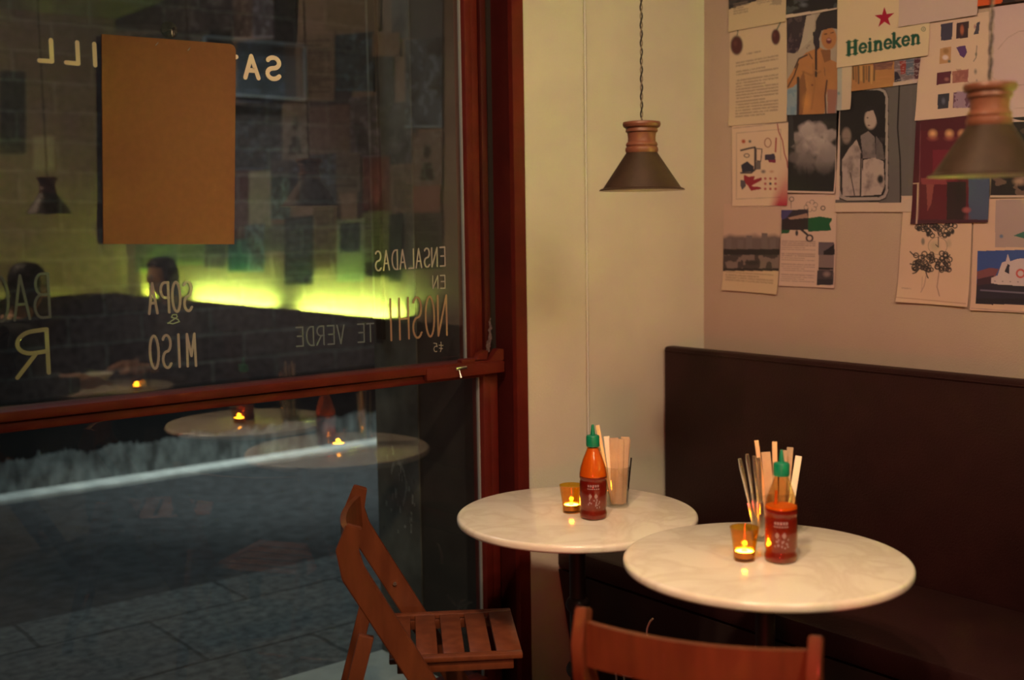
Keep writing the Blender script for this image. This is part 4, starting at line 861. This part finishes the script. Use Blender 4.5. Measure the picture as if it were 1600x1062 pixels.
def p_grid(c):
    c.fill((188, 144, 108))
    c.poly([(1472, 38), (1491, 35), (1489, 62), (1472, 64)], (58, 48, 54)); c.poly([(1497, 36), (1516, 33), (1514, 59), (1496, 61)], (52, 30, 32)); c.ell(1505, 47, 4, 10, (150, 74, 48), 0.6); c.poly([(1528, 36), (1533, 34), (1531, 53), (1523, 54), (1526, 46)], (64, 52, 54)); c.ell(1525, 42, 2.4, 5, (150, 96, 80), 0.6)
    c.poly([(1471, 76), (1488, 73), (1487, 98), (1470, 100)], (168, 114, 68)); c.ell(1480, 80, 6, 6, (140, 92, 50), 0.6); c.ell(1479, 90, 6, 5, (200, 160, 130), 0.5); c.ell(1485, 96, 3, 3, (96, 86, 66), 0.5)
    c.poly([(1496, 74), (1510, 71), (1513, 82), (1508, 91), (1502, 87)], (80, 44, 74)); c.seg([(1528, 72), (1527, 90), (1523, 96)], 1.6, (104, 84, 68), 0.8); c.ell(1527, 85, 2.4, 4, (100, 84, 64), 0.7)
    c.poly([(1466, 114), (1488, 111), (1487, 130), (1465, 133)], (84, 34, 38)); c.ell(1481, 124, 5, 4, (140, 80, 66), 0.7); c.poly([(1490, 112), (1515, 108), (1514, 128), (1490, 130)], (146, 84, 64)); c.put(((c.X > 1490) & (c.X < 1515) & (c.Y > 108) & (c.Y < 130))*(c.fbm(5, 2) > 0.5)*0.5, (120, 60, 50))
    c.ell(1526, 112, 3.4, 6, (96, 80, 62), 0.8, 0.8); c.ell(1528, 126, 2, 3, (110, 90, 70), 0.8, 0.7)
    c.poly([(1467, 148), (1485, 146), (1484, 169), (1467, 171)], (48, 42, 44)); c.ell(1476, 158, 4, 7, (84, 76, 80), 0.7); c.poly([(1492, 145), (1530, 140), (1530, 168), (1491, 169)], (96, 56, 60)); c.put(((c.X > 1492) & (c.Y > 142) & (c.Y < 169))*(c.fbm(6, 4) > 0.5)*0.6, (160, 120, 116))
sheet([(1441, 36), (1548, 18), (1545, 178), (1432, 189)], 'cream contact sheet with rows of small colour pictures', p_grid, 3, 0.8)
def p_orange(c): c.fill((40, 26, 22)); c.put(c.X+0.3*c.Y < 1571, (190, 70, 24)); c.put((c.X > 1590)*0.4, (90, 60, 40))
sheet([(1532, -70), (1665, -90), (1665, -6), (1532, 11)], 'orange and black picture cut off in the top right corner', p_orange, 8, 1.5)
def p_lines(c):
    c.fill((180, 138, 116))
    c.seg([(1560, 78), (1575, 60), (1592, 50), (1650, 42)], 1.2, (140, 104, 84), 0.7); c.seg([(1556, 136), (1600, 132), (1660, 128)], 1.2, (130, 98, 78), 0.8); c.seg([(1585, 170), (1650, 164)], 1.2, (140, 104, 84), 0.6); c.seg([(1552, 120), (1570, 140)], 1, (150, 110, 90), 0.6)
sheet([(1548, 12), (1665, -4), (1665, 188), (1545, 192)], 'large pinkish sheet with faint pencil curves behind the right lamp cord', p_lines, 2, 1.5)
def p_red(c):
    c.fill((82, 22, 28)); c.rect(1425, 180, 1440, 350, (66, 16, 24)); c.seg([(1441, 194), (1438, 349)], 1.4, (104, 52, 48)); c.put((c.Y < 204)*0.5, (60, 22, 26))
    for x in (1460, 1486, 1506): c.ell(x, 209, 9, 9, (196, 128, 78), 0.8); c.ell(x, 216, 11, 6, (150, 70, 54), 0.9, 0.7)
    c.rect(1460, 234, 1500, 284, (104, 26, 34)); c.rect(1442, 278, 1482, 288, (120, 46, 44)); c.poly([(1450, 288), (1462, 288), (1458, 318), (1452, 330)], (124, 56, 46))
    c.rect(1482, 284, 1512, 349, (40, 24, 24)); c.ell(1500, 300, 8, 24, (34, 22, 22), 0.6); c.put((c.X > 1516) & (c.Y > 270), (66, 66, 74)); c.ell(1513, 328, 9, 6, (140, 66, 56), 0.6); c.ell(1514, 340, 7, 8, (100, 50, 46), 0.8, 0.7); c.put(c.Y > 343, (62, 26, 30))
    c.seg([(1437, 288), (1435.5, 349)], 2.6, (168, 124, 92)); c.seg([(1428, 287), (1438, 286)], 1.6, (168, 124, 92))
sheet([(1434, 190), (1552, 176), (1547, 347), (1426, 350)], 'dark red interior photo with glowing round lamps, behind the right pendant', p_red, 5, 0.9)
def p_night(c): c.fill((30, 22, 22)); c.put((c.fbm(16, 9) > 0.55)*0.6, (120, 84, 62)); c.put((c.Y < 250)*0.6, (26, 22, 24)); c.ell(1595, 283, 14, 9, (150, 106, 76), 0.8); c.uv = True; c.rect(0, 0.97, 1, 1, (176, 134, 102))
sheet([(1553, 186), (1665, 178), (1665, 309), (1550, 309)], 'dark picture with pale blots at the right picture edge behind the pendant', p_night, 3, 1.2)
def p_grape(c):
    c.fill((188, 140, 102)); c.put(np.clip((1440-c.X)/40, 0, 1)*0.25, (170, 140, 106)); ink = (44, 34, 30)
    rs = random.Random(4)
    for k in range(46):
        x = 1434+rs.random()*60; y = 349+rs.random()*20
        if abs(x-1466)/34+(y-349)/26 < 1.15: c.ring(x, y, 3.3, 1.8, ink, 1, 0.9)
    for x, y in ((1437, 357), (1490, 362), (1484, 366), (1452, 366)): c.ell(x, y, 4, 5, ink, 0.5)
    c.ring(1467, 384, 15, 1.0, (120, 92, 70), 0.9, 0.8); c.ell(1462, 384, 12, 12, (150, 122, 84), 0.7, 0.6); c.ell(1484, 380, 6, 9, (140, 112, 80), 0.6, 0.5); c.ell(1444, 377, 3.6, 7, (96, 84, 64), 0.5, 0.8); c.seg([(1468, 370), (1468, 386), (1464, 382)], 1.6, (80, 64, 50))
    for k in range(60):
        x = 1430+rs.random()*56; y = 396+rs.random()*28; yc = 396+abs(x-1458)*0.12
        if y > yc: c.ring(x, y-2, 2.6+rs.random()*1.5, 1.9, ink, 1, 0.9)
    for x, y, q in ((1424, 393, (1434, 399)), (1428, 427, (1438, 420)), (1487, 420, (1476, 410)), (1486, 398, (1476, 404)), (1452, 434, (1448, 422)), (1424, 412, (1434, 410))): c.seg([(x, y), ((x+q[0])/2, (y+q[1])/2+2), q], 1.8, ink)
    c.seg([(1449, 430), (1446, 446), (1441, 456)], 1.5, (150, 108, 82), 0.9); c.seg([(1469, 424), (1466, 448), (1470, 462)], 1.7, (140, 98, 74), 0.9); c.seg([(1443, 432), (1442, 452)], 1, (150, 110, 84), 0.7)
    c.seg([(1404, 464), (1512, 474)], 1.6, (150, 100, 72), 0.7); c.uv = True; c.text(0.06, 0.86, 0.2, 0.88, 1, (140, 104, 80), 0.6, 3)
sheet([(1414, 308), (1522, 312), (1515, 479), (1403, 471)], 'ink drawing of a curly-haired face with a beard of grapes', p_grape, 3, 0.8, curl=0.007)
def p_boat(c):
    c.fill((184, 134, 100)); c.poly([(1557, 312), (1670, 310), (1670, 387), (1556, 386)], (150, 112, 94)); c.ell(1566, 369, 4, 4, (90, 88, 96), 0.6); c.poly([(1585, 368), (1600, 362), (1640, 362), (1640, 370), (1600, 372)], (56, 84, 62))
    c.poly([(1529, 392), (1670, 388), (1670, 478), (1526, 474)], (52, 62, 96)); c.poly([(1528, 424), (1548, 418), (1562, 420), (1556, 432), (1528, 440)], (110, 56, 52)); c.poly([(1528, 436), (1554, 430), (1554, 476), (1526, 474)], (60, 34, 36))
    c.poly([(1550, 434), (1560, 430), (1567, 410), (1573, 408), (1576, 396), (1580, 408), (1592, 404), (1670, 400), (1670, 452), (1560, 444), (1550, 442)], (176, 138, 120)); c.poly([(1571, 424), (1576, 412), (1579, 414), (1578, 428)], (44, 36, 40)); c.ring(1596, 427, 6, 2.8, (170, 62, 50))
    for k in range(5): c.ell(1556+12*k, 439+0.4*k, 1.8, 1.2, (110, 84, 80), 0.6)
    c.poly([(1548, 443), (1670, 452), (1670, 478), (1526, 474), (1528, 446)], (40, 30, 36)); c.seg([(1534, 453), (1670, 462)], 2.6, (96, 76, 78)); c.put((c.Y > 466) & (c.Y < 474) & (c.X > 1527), (32, 24, 28)); c.seg([(1520, 481), (1665, 492)], 1.2, (140, 100, 80))
sheet([(1524, 308), (1668, 308), (1668, 492), (1518, 484)], 'page with a white boat on blue water, lower right of the wall', p_boat, 2, 0.8)

# sheets further along the same wall, seen mirrored in the window
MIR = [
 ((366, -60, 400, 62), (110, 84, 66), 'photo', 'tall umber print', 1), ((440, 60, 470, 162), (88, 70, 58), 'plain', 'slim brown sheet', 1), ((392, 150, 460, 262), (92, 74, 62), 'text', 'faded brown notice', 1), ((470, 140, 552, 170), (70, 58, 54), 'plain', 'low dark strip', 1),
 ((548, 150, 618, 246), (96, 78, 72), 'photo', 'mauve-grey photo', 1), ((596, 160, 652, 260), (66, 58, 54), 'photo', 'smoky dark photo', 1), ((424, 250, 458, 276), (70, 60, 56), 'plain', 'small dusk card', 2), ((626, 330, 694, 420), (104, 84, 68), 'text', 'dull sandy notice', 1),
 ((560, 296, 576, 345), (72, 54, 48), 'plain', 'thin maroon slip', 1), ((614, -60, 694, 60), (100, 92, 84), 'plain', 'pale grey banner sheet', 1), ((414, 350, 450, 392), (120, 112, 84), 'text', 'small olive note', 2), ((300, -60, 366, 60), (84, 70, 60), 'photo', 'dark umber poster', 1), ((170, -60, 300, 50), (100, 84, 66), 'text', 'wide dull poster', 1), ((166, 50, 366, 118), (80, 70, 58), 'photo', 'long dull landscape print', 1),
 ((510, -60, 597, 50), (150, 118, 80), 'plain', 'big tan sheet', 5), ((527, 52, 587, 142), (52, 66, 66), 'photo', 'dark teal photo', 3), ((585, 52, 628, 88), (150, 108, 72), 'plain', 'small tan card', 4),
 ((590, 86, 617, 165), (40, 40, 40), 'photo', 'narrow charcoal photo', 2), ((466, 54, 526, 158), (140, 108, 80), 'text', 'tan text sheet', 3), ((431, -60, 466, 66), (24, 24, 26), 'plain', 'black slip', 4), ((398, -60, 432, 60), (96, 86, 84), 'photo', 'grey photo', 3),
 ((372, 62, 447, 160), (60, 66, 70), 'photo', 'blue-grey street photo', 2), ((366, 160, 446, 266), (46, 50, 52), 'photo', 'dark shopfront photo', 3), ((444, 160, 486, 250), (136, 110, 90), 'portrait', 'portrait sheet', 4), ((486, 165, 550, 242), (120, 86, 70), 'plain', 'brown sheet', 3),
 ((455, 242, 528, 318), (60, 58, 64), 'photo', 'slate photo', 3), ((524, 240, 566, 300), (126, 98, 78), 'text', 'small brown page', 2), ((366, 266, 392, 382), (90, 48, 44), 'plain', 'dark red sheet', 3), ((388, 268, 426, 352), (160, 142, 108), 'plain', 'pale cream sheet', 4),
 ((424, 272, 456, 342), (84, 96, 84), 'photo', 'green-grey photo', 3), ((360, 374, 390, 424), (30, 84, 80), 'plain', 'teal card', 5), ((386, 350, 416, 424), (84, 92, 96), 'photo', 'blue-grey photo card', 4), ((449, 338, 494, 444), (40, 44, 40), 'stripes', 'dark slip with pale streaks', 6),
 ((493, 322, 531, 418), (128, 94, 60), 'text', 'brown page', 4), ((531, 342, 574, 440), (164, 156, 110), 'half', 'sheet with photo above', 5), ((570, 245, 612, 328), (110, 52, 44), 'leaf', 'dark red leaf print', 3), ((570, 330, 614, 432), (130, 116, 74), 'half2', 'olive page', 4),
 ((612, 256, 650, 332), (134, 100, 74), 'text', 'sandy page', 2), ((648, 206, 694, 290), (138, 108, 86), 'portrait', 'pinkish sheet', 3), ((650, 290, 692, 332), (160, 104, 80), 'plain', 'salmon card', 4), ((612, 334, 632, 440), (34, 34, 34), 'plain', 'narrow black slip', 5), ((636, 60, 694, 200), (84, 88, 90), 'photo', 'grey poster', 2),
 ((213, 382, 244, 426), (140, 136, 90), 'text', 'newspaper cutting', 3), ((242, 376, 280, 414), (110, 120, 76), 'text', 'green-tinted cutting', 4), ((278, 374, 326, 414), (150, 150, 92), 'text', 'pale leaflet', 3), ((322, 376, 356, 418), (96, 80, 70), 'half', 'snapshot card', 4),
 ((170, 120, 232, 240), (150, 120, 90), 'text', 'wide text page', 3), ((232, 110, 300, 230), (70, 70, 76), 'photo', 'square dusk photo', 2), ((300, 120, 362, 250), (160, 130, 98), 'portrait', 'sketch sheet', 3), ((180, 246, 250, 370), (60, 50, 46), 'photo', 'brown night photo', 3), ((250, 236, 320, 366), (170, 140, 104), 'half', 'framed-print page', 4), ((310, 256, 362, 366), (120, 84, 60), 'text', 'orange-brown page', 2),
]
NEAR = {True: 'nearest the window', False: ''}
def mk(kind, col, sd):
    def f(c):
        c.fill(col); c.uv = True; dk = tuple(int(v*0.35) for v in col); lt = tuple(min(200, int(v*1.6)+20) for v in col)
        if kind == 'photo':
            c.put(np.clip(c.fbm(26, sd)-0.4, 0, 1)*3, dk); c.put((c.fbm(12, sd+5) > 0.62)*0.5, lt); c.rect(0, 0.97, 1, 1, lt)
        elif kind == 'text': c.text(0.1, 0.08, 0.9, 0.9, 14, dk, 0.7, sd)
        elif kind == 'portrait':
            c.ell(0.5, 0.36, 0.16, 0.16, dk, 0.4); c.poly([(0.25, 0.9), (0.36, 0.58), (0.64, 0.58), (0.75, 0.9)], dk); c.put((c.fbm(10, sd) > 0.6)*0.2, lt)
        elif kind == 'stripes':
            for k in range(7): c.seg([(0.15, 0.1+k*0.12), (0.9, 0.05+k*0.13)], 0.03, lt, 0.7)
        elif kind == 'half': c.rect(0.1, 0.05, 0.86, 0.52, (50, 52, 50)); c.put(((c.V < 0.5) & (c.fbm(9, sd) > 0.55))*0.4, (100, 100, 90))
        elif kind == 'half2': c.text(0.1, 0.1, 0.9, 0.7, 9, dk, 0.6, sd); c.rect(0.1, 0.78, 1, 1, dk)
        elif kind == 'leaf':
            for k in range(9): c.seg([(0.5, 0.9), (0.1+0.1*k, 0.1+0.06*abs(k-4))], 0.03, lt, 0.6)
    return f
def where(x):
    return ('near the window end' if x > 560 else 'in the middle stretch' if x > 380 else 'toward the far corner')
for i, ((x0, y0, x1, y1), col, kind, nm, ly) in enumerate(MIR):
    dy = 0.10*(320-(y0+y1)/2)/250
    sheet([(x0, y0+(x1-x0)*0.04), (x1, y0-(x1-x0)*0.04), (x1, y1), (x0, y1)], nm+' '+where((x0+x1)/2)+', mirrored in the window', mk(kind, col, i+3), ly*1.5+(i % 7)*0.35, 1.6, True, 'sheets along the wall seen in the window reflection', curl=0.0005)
# one white sheet on the end wall behind the mirrored lamp
def e_at(x, y):
    p_ = at(x, y, 1, 2*GY-END); return Vector((p_.x, END+0.003, p_.z))
b = B(); quadbox(b, [e_at(52, 212), e_at(85, 212), e_at(85, 264), e_at(52, 264)], 0.0006, (0, 1, 0)); o = obj('poster', b, M_CREAM, None, False); tag(o, 'plain white sheet alone on the end wall, mirrored behind the left lamp cord', 'poster', 'sheets along the wall seen in the window reflection')
b = B(); quadbox(b, [e_at(0, 110), e_at(40, 112), e_at(40, 240), e_at(0, 240)], 0.0006, (0, 1, 0)); o = obj('poster', b, mat('grey_print', (0.12, 0.12, 0.13), 0.6, noise=0.5, nscale=14), None, False); tag(o, 'grey print on the end wall left of the plain white sheet', 'poster', 'sheets along the wall seen in the window reflection')

# ------------------------------------------------------------------ guests, seen mirrored
def person(x, y, yaw, coat, hairc, label, lean=0.0):
    """seated guest facing local +x, elbows forward"""
    J = {}; verts, edges, rad = [], [], []
    def v(p_, r, par=None):
        p_ = (p_[0]+max(0, p_[2]-0.6)*lean/0.6, p_[1], p_[2]); verts.append(p_); rad.append(r if isinstance(r, tuple) else (r, r)); i = len(verts)-1
        if par is not None: edges.append((par, i))
        return i
    pel = v((0, 0, .575), (.125, .155)); wa = v((-.015, 0, .70), (.105, .14), pel); ch = v((-.02, 0, .86), (.115, .165), wa); sh = v((-.005, 0, 1.0), (.085, .135), ch)
    nk = v((.015, 0, 1.075), .052, sh); n2 = v((.025, 0, 1.12), .052, nk); h1 = v((.045, 0, 1.165), (.072, .062), n2); h2 = v((.035, 0, 1.215), (.090, .074), h1); h3 = v((.025, 0, 1.268), (.078, .066), h2); v((.022, 0, 1.305), (.048, .040), h3)
    for s in (-1, 1):
        a = v((-.005, s*.165, .985), .055, sh); e = v((.06, s*.215, .775), .042, a); w_ = v((.265, s*.12, .775), .027, e); pm = v((.315, s*.095, .772), (.016, .034), w_); p2 = v((.345, s*.085, .772), (.012, .032), pm)
        for k in range(4):
            f0 = v((.385, s*(.058+.018*k), .772), .0085, p2); f1 = v((.41-(.008 if k in (0, 3) else 0), s*(.056+.018*k), .764), .0075, f0); v((.425-(.010 if k in (0, 3) else 0), s*(.056+.018*k), .754), .006, f1)
        t0 = v((.335, s*.05, .765), .0095, pm); v((.36, s*.035, .760), .0075, t0)
        hp = v((.04, s*.095, .555), .085, pel); kn = v((.44, s*.12, .53), .058, hp); an = v((.42, s*.12, .10), .036, kn); v((.46, s*.12, .045), .038, an); v((.56, s*.12, .03), .032, len(verts)-1)
    me = bpy.data.meshes.new('person'); me.from_pydata(verts, edges, []); ob = bpy.data.objects.new('person', me); C.objects.link(ob)
    md = ob.modifiers.new('s', 'SKIN'); md.use_smooth_shade = True
    for i, sv in enumerate(me.skin_vertices[0].data): sv.radius = rad[i]; sv.use_root = (i == 0)
    ob.modifiers.new('u', 'SUBSURF').levels = 2
    dg = bpy.context.evaluated_depsgraph_get(); me2 = bpy.data.meshes.new_from_object(ob.evaluated_get(dg)); bpy.data.objects.remove(ob)
    bm = bmesh.new(); bm.from_mesh(me2); bmesh.ops.recalc_face_normals(bm, faces=bm.faces); bm.normal_update()
    # face relief: eye sockets, nose, chin
    for q in bm.verts:
        c = q.co
        if c.z > 1.12 and c.x > 0.06+lean:
            q.co.x += 0.022*math.exp(-((c.y/.012)**2+((c.z-1.195)/.018)**2))+0.008*math.exp(-((c.y/.02)**2+((c.z-1.135)/.014)**2))
            for s in (-1, 1): q.co.x -= 0.010*math.exp(-(((c.y-s*.03)/.014)**2+((c.z-1.215)/.010)**2))
            q.co.x += 0.006*math.exp(-((c.y/.02)**2+((c.z-1.163)/.007)**2))
    base = bm.copy(); HX = lean*1.02
    root = obj('person', bm, M_SKIN); root.location = (x, y, 0.02); root.rotation_euler = (0, 0, yaw)
    def cloth(nm, test, off, m):
        b = base.copy(); b.normal_update()
        bmesh.ops.delete(b, geom=[f for f in b.faces if not test(f.calc_center_median())], context='FACES')
        for q in b.verts: q.co += q.normal*off
        o = obj(nm, b, m, root)
        sol = o.modifiers.new('t', 'SOLIDIFY'); sol.thickness = 0.004; sol.offset = -1; return o
    cloth('sweater', lambda c: (c.z > .60 and c.z < 1.075 and c.x < .255+lean*.3 and not (c.x > .2 and c.z < .70)), .010, coat)
    cloth('trousers', lambda c: c.z <= .66 and c.z > .10 and not (c.z > .70), .008, M_TROU)
    cloth('shoe', lambda c: c.z < .085, .006, M_BLACK)
    cloth('hair', lambda c: c.z > 1.13 and (c.x < .045+HX or c.z > 1.265 or (abs(c.y) > .055 and c.z > 1.17 and c.x < .06+HX)), .016, hairc)
    for s in (-1, 1): b = B(); bmesh.ops.create_uvsphere(b, u_segments=12, v_segments=8, radius=0.011, matrix=Matrix.Translation((.103+HX, s*.030, 1.215))); obj('eye', b, M_EYE, root)
    for s in (-1, 1): b = B(); bmesh.ops.create_uvsphere(b, u_segments=10, v_segments=8, radius=1, matrix=Matrix.Translation((.03+HX, s*.078, 1.205)) @ Matrix.Diagonal((.017, .008, .030, 1))); obj('ear', b, M_SKIN, root)
    b = B(); tube(b, [(.112+lean*.93, -.022, 1.160), (.121+lean*.93, 0, 1.162), (.112+lean*.93, .022, 1.160)], 0.005, 8, [.5, 1, .5]); obj('lips', b, mat('lips', (.45, .15, .12), .5), root)
    base.free(); tag(root, label, 'person', 'seated guests'); return root
M_SKIN = mat('skin', (0.62, 0.34, 0.24), 0.55); M_TROU = mat('dark_trousers', (0.03, 0.035, 0.05), 0.85); M_EYE = mat('eye', (0.5, 0.45, 0.42), 0.3)
M_HAIR = mat('black_hair', (0.012, 0.010, 0.010), 0.6, noise=0.4, nscale=80)
person(2.49, -0.20, PI, mat('dark_knit', (0.05, 0.04, 0.04), 0.9), M_HAIR, 'person with short dark hair seated on the long bench, mirrored in the window', 0.16)
person(1.40, 0.15, 0.0, mat('charcoal_knit', (0.04, 0.045, 0.05), 0.9), M_HAIR, 'person in charcoal sweater facing the bench, far left of the window reflection', 0.10)
chair(1.42, 0.15, 0.0, 'wooden folding chair under the guest in the charcoal sweater, seen only mirrored')
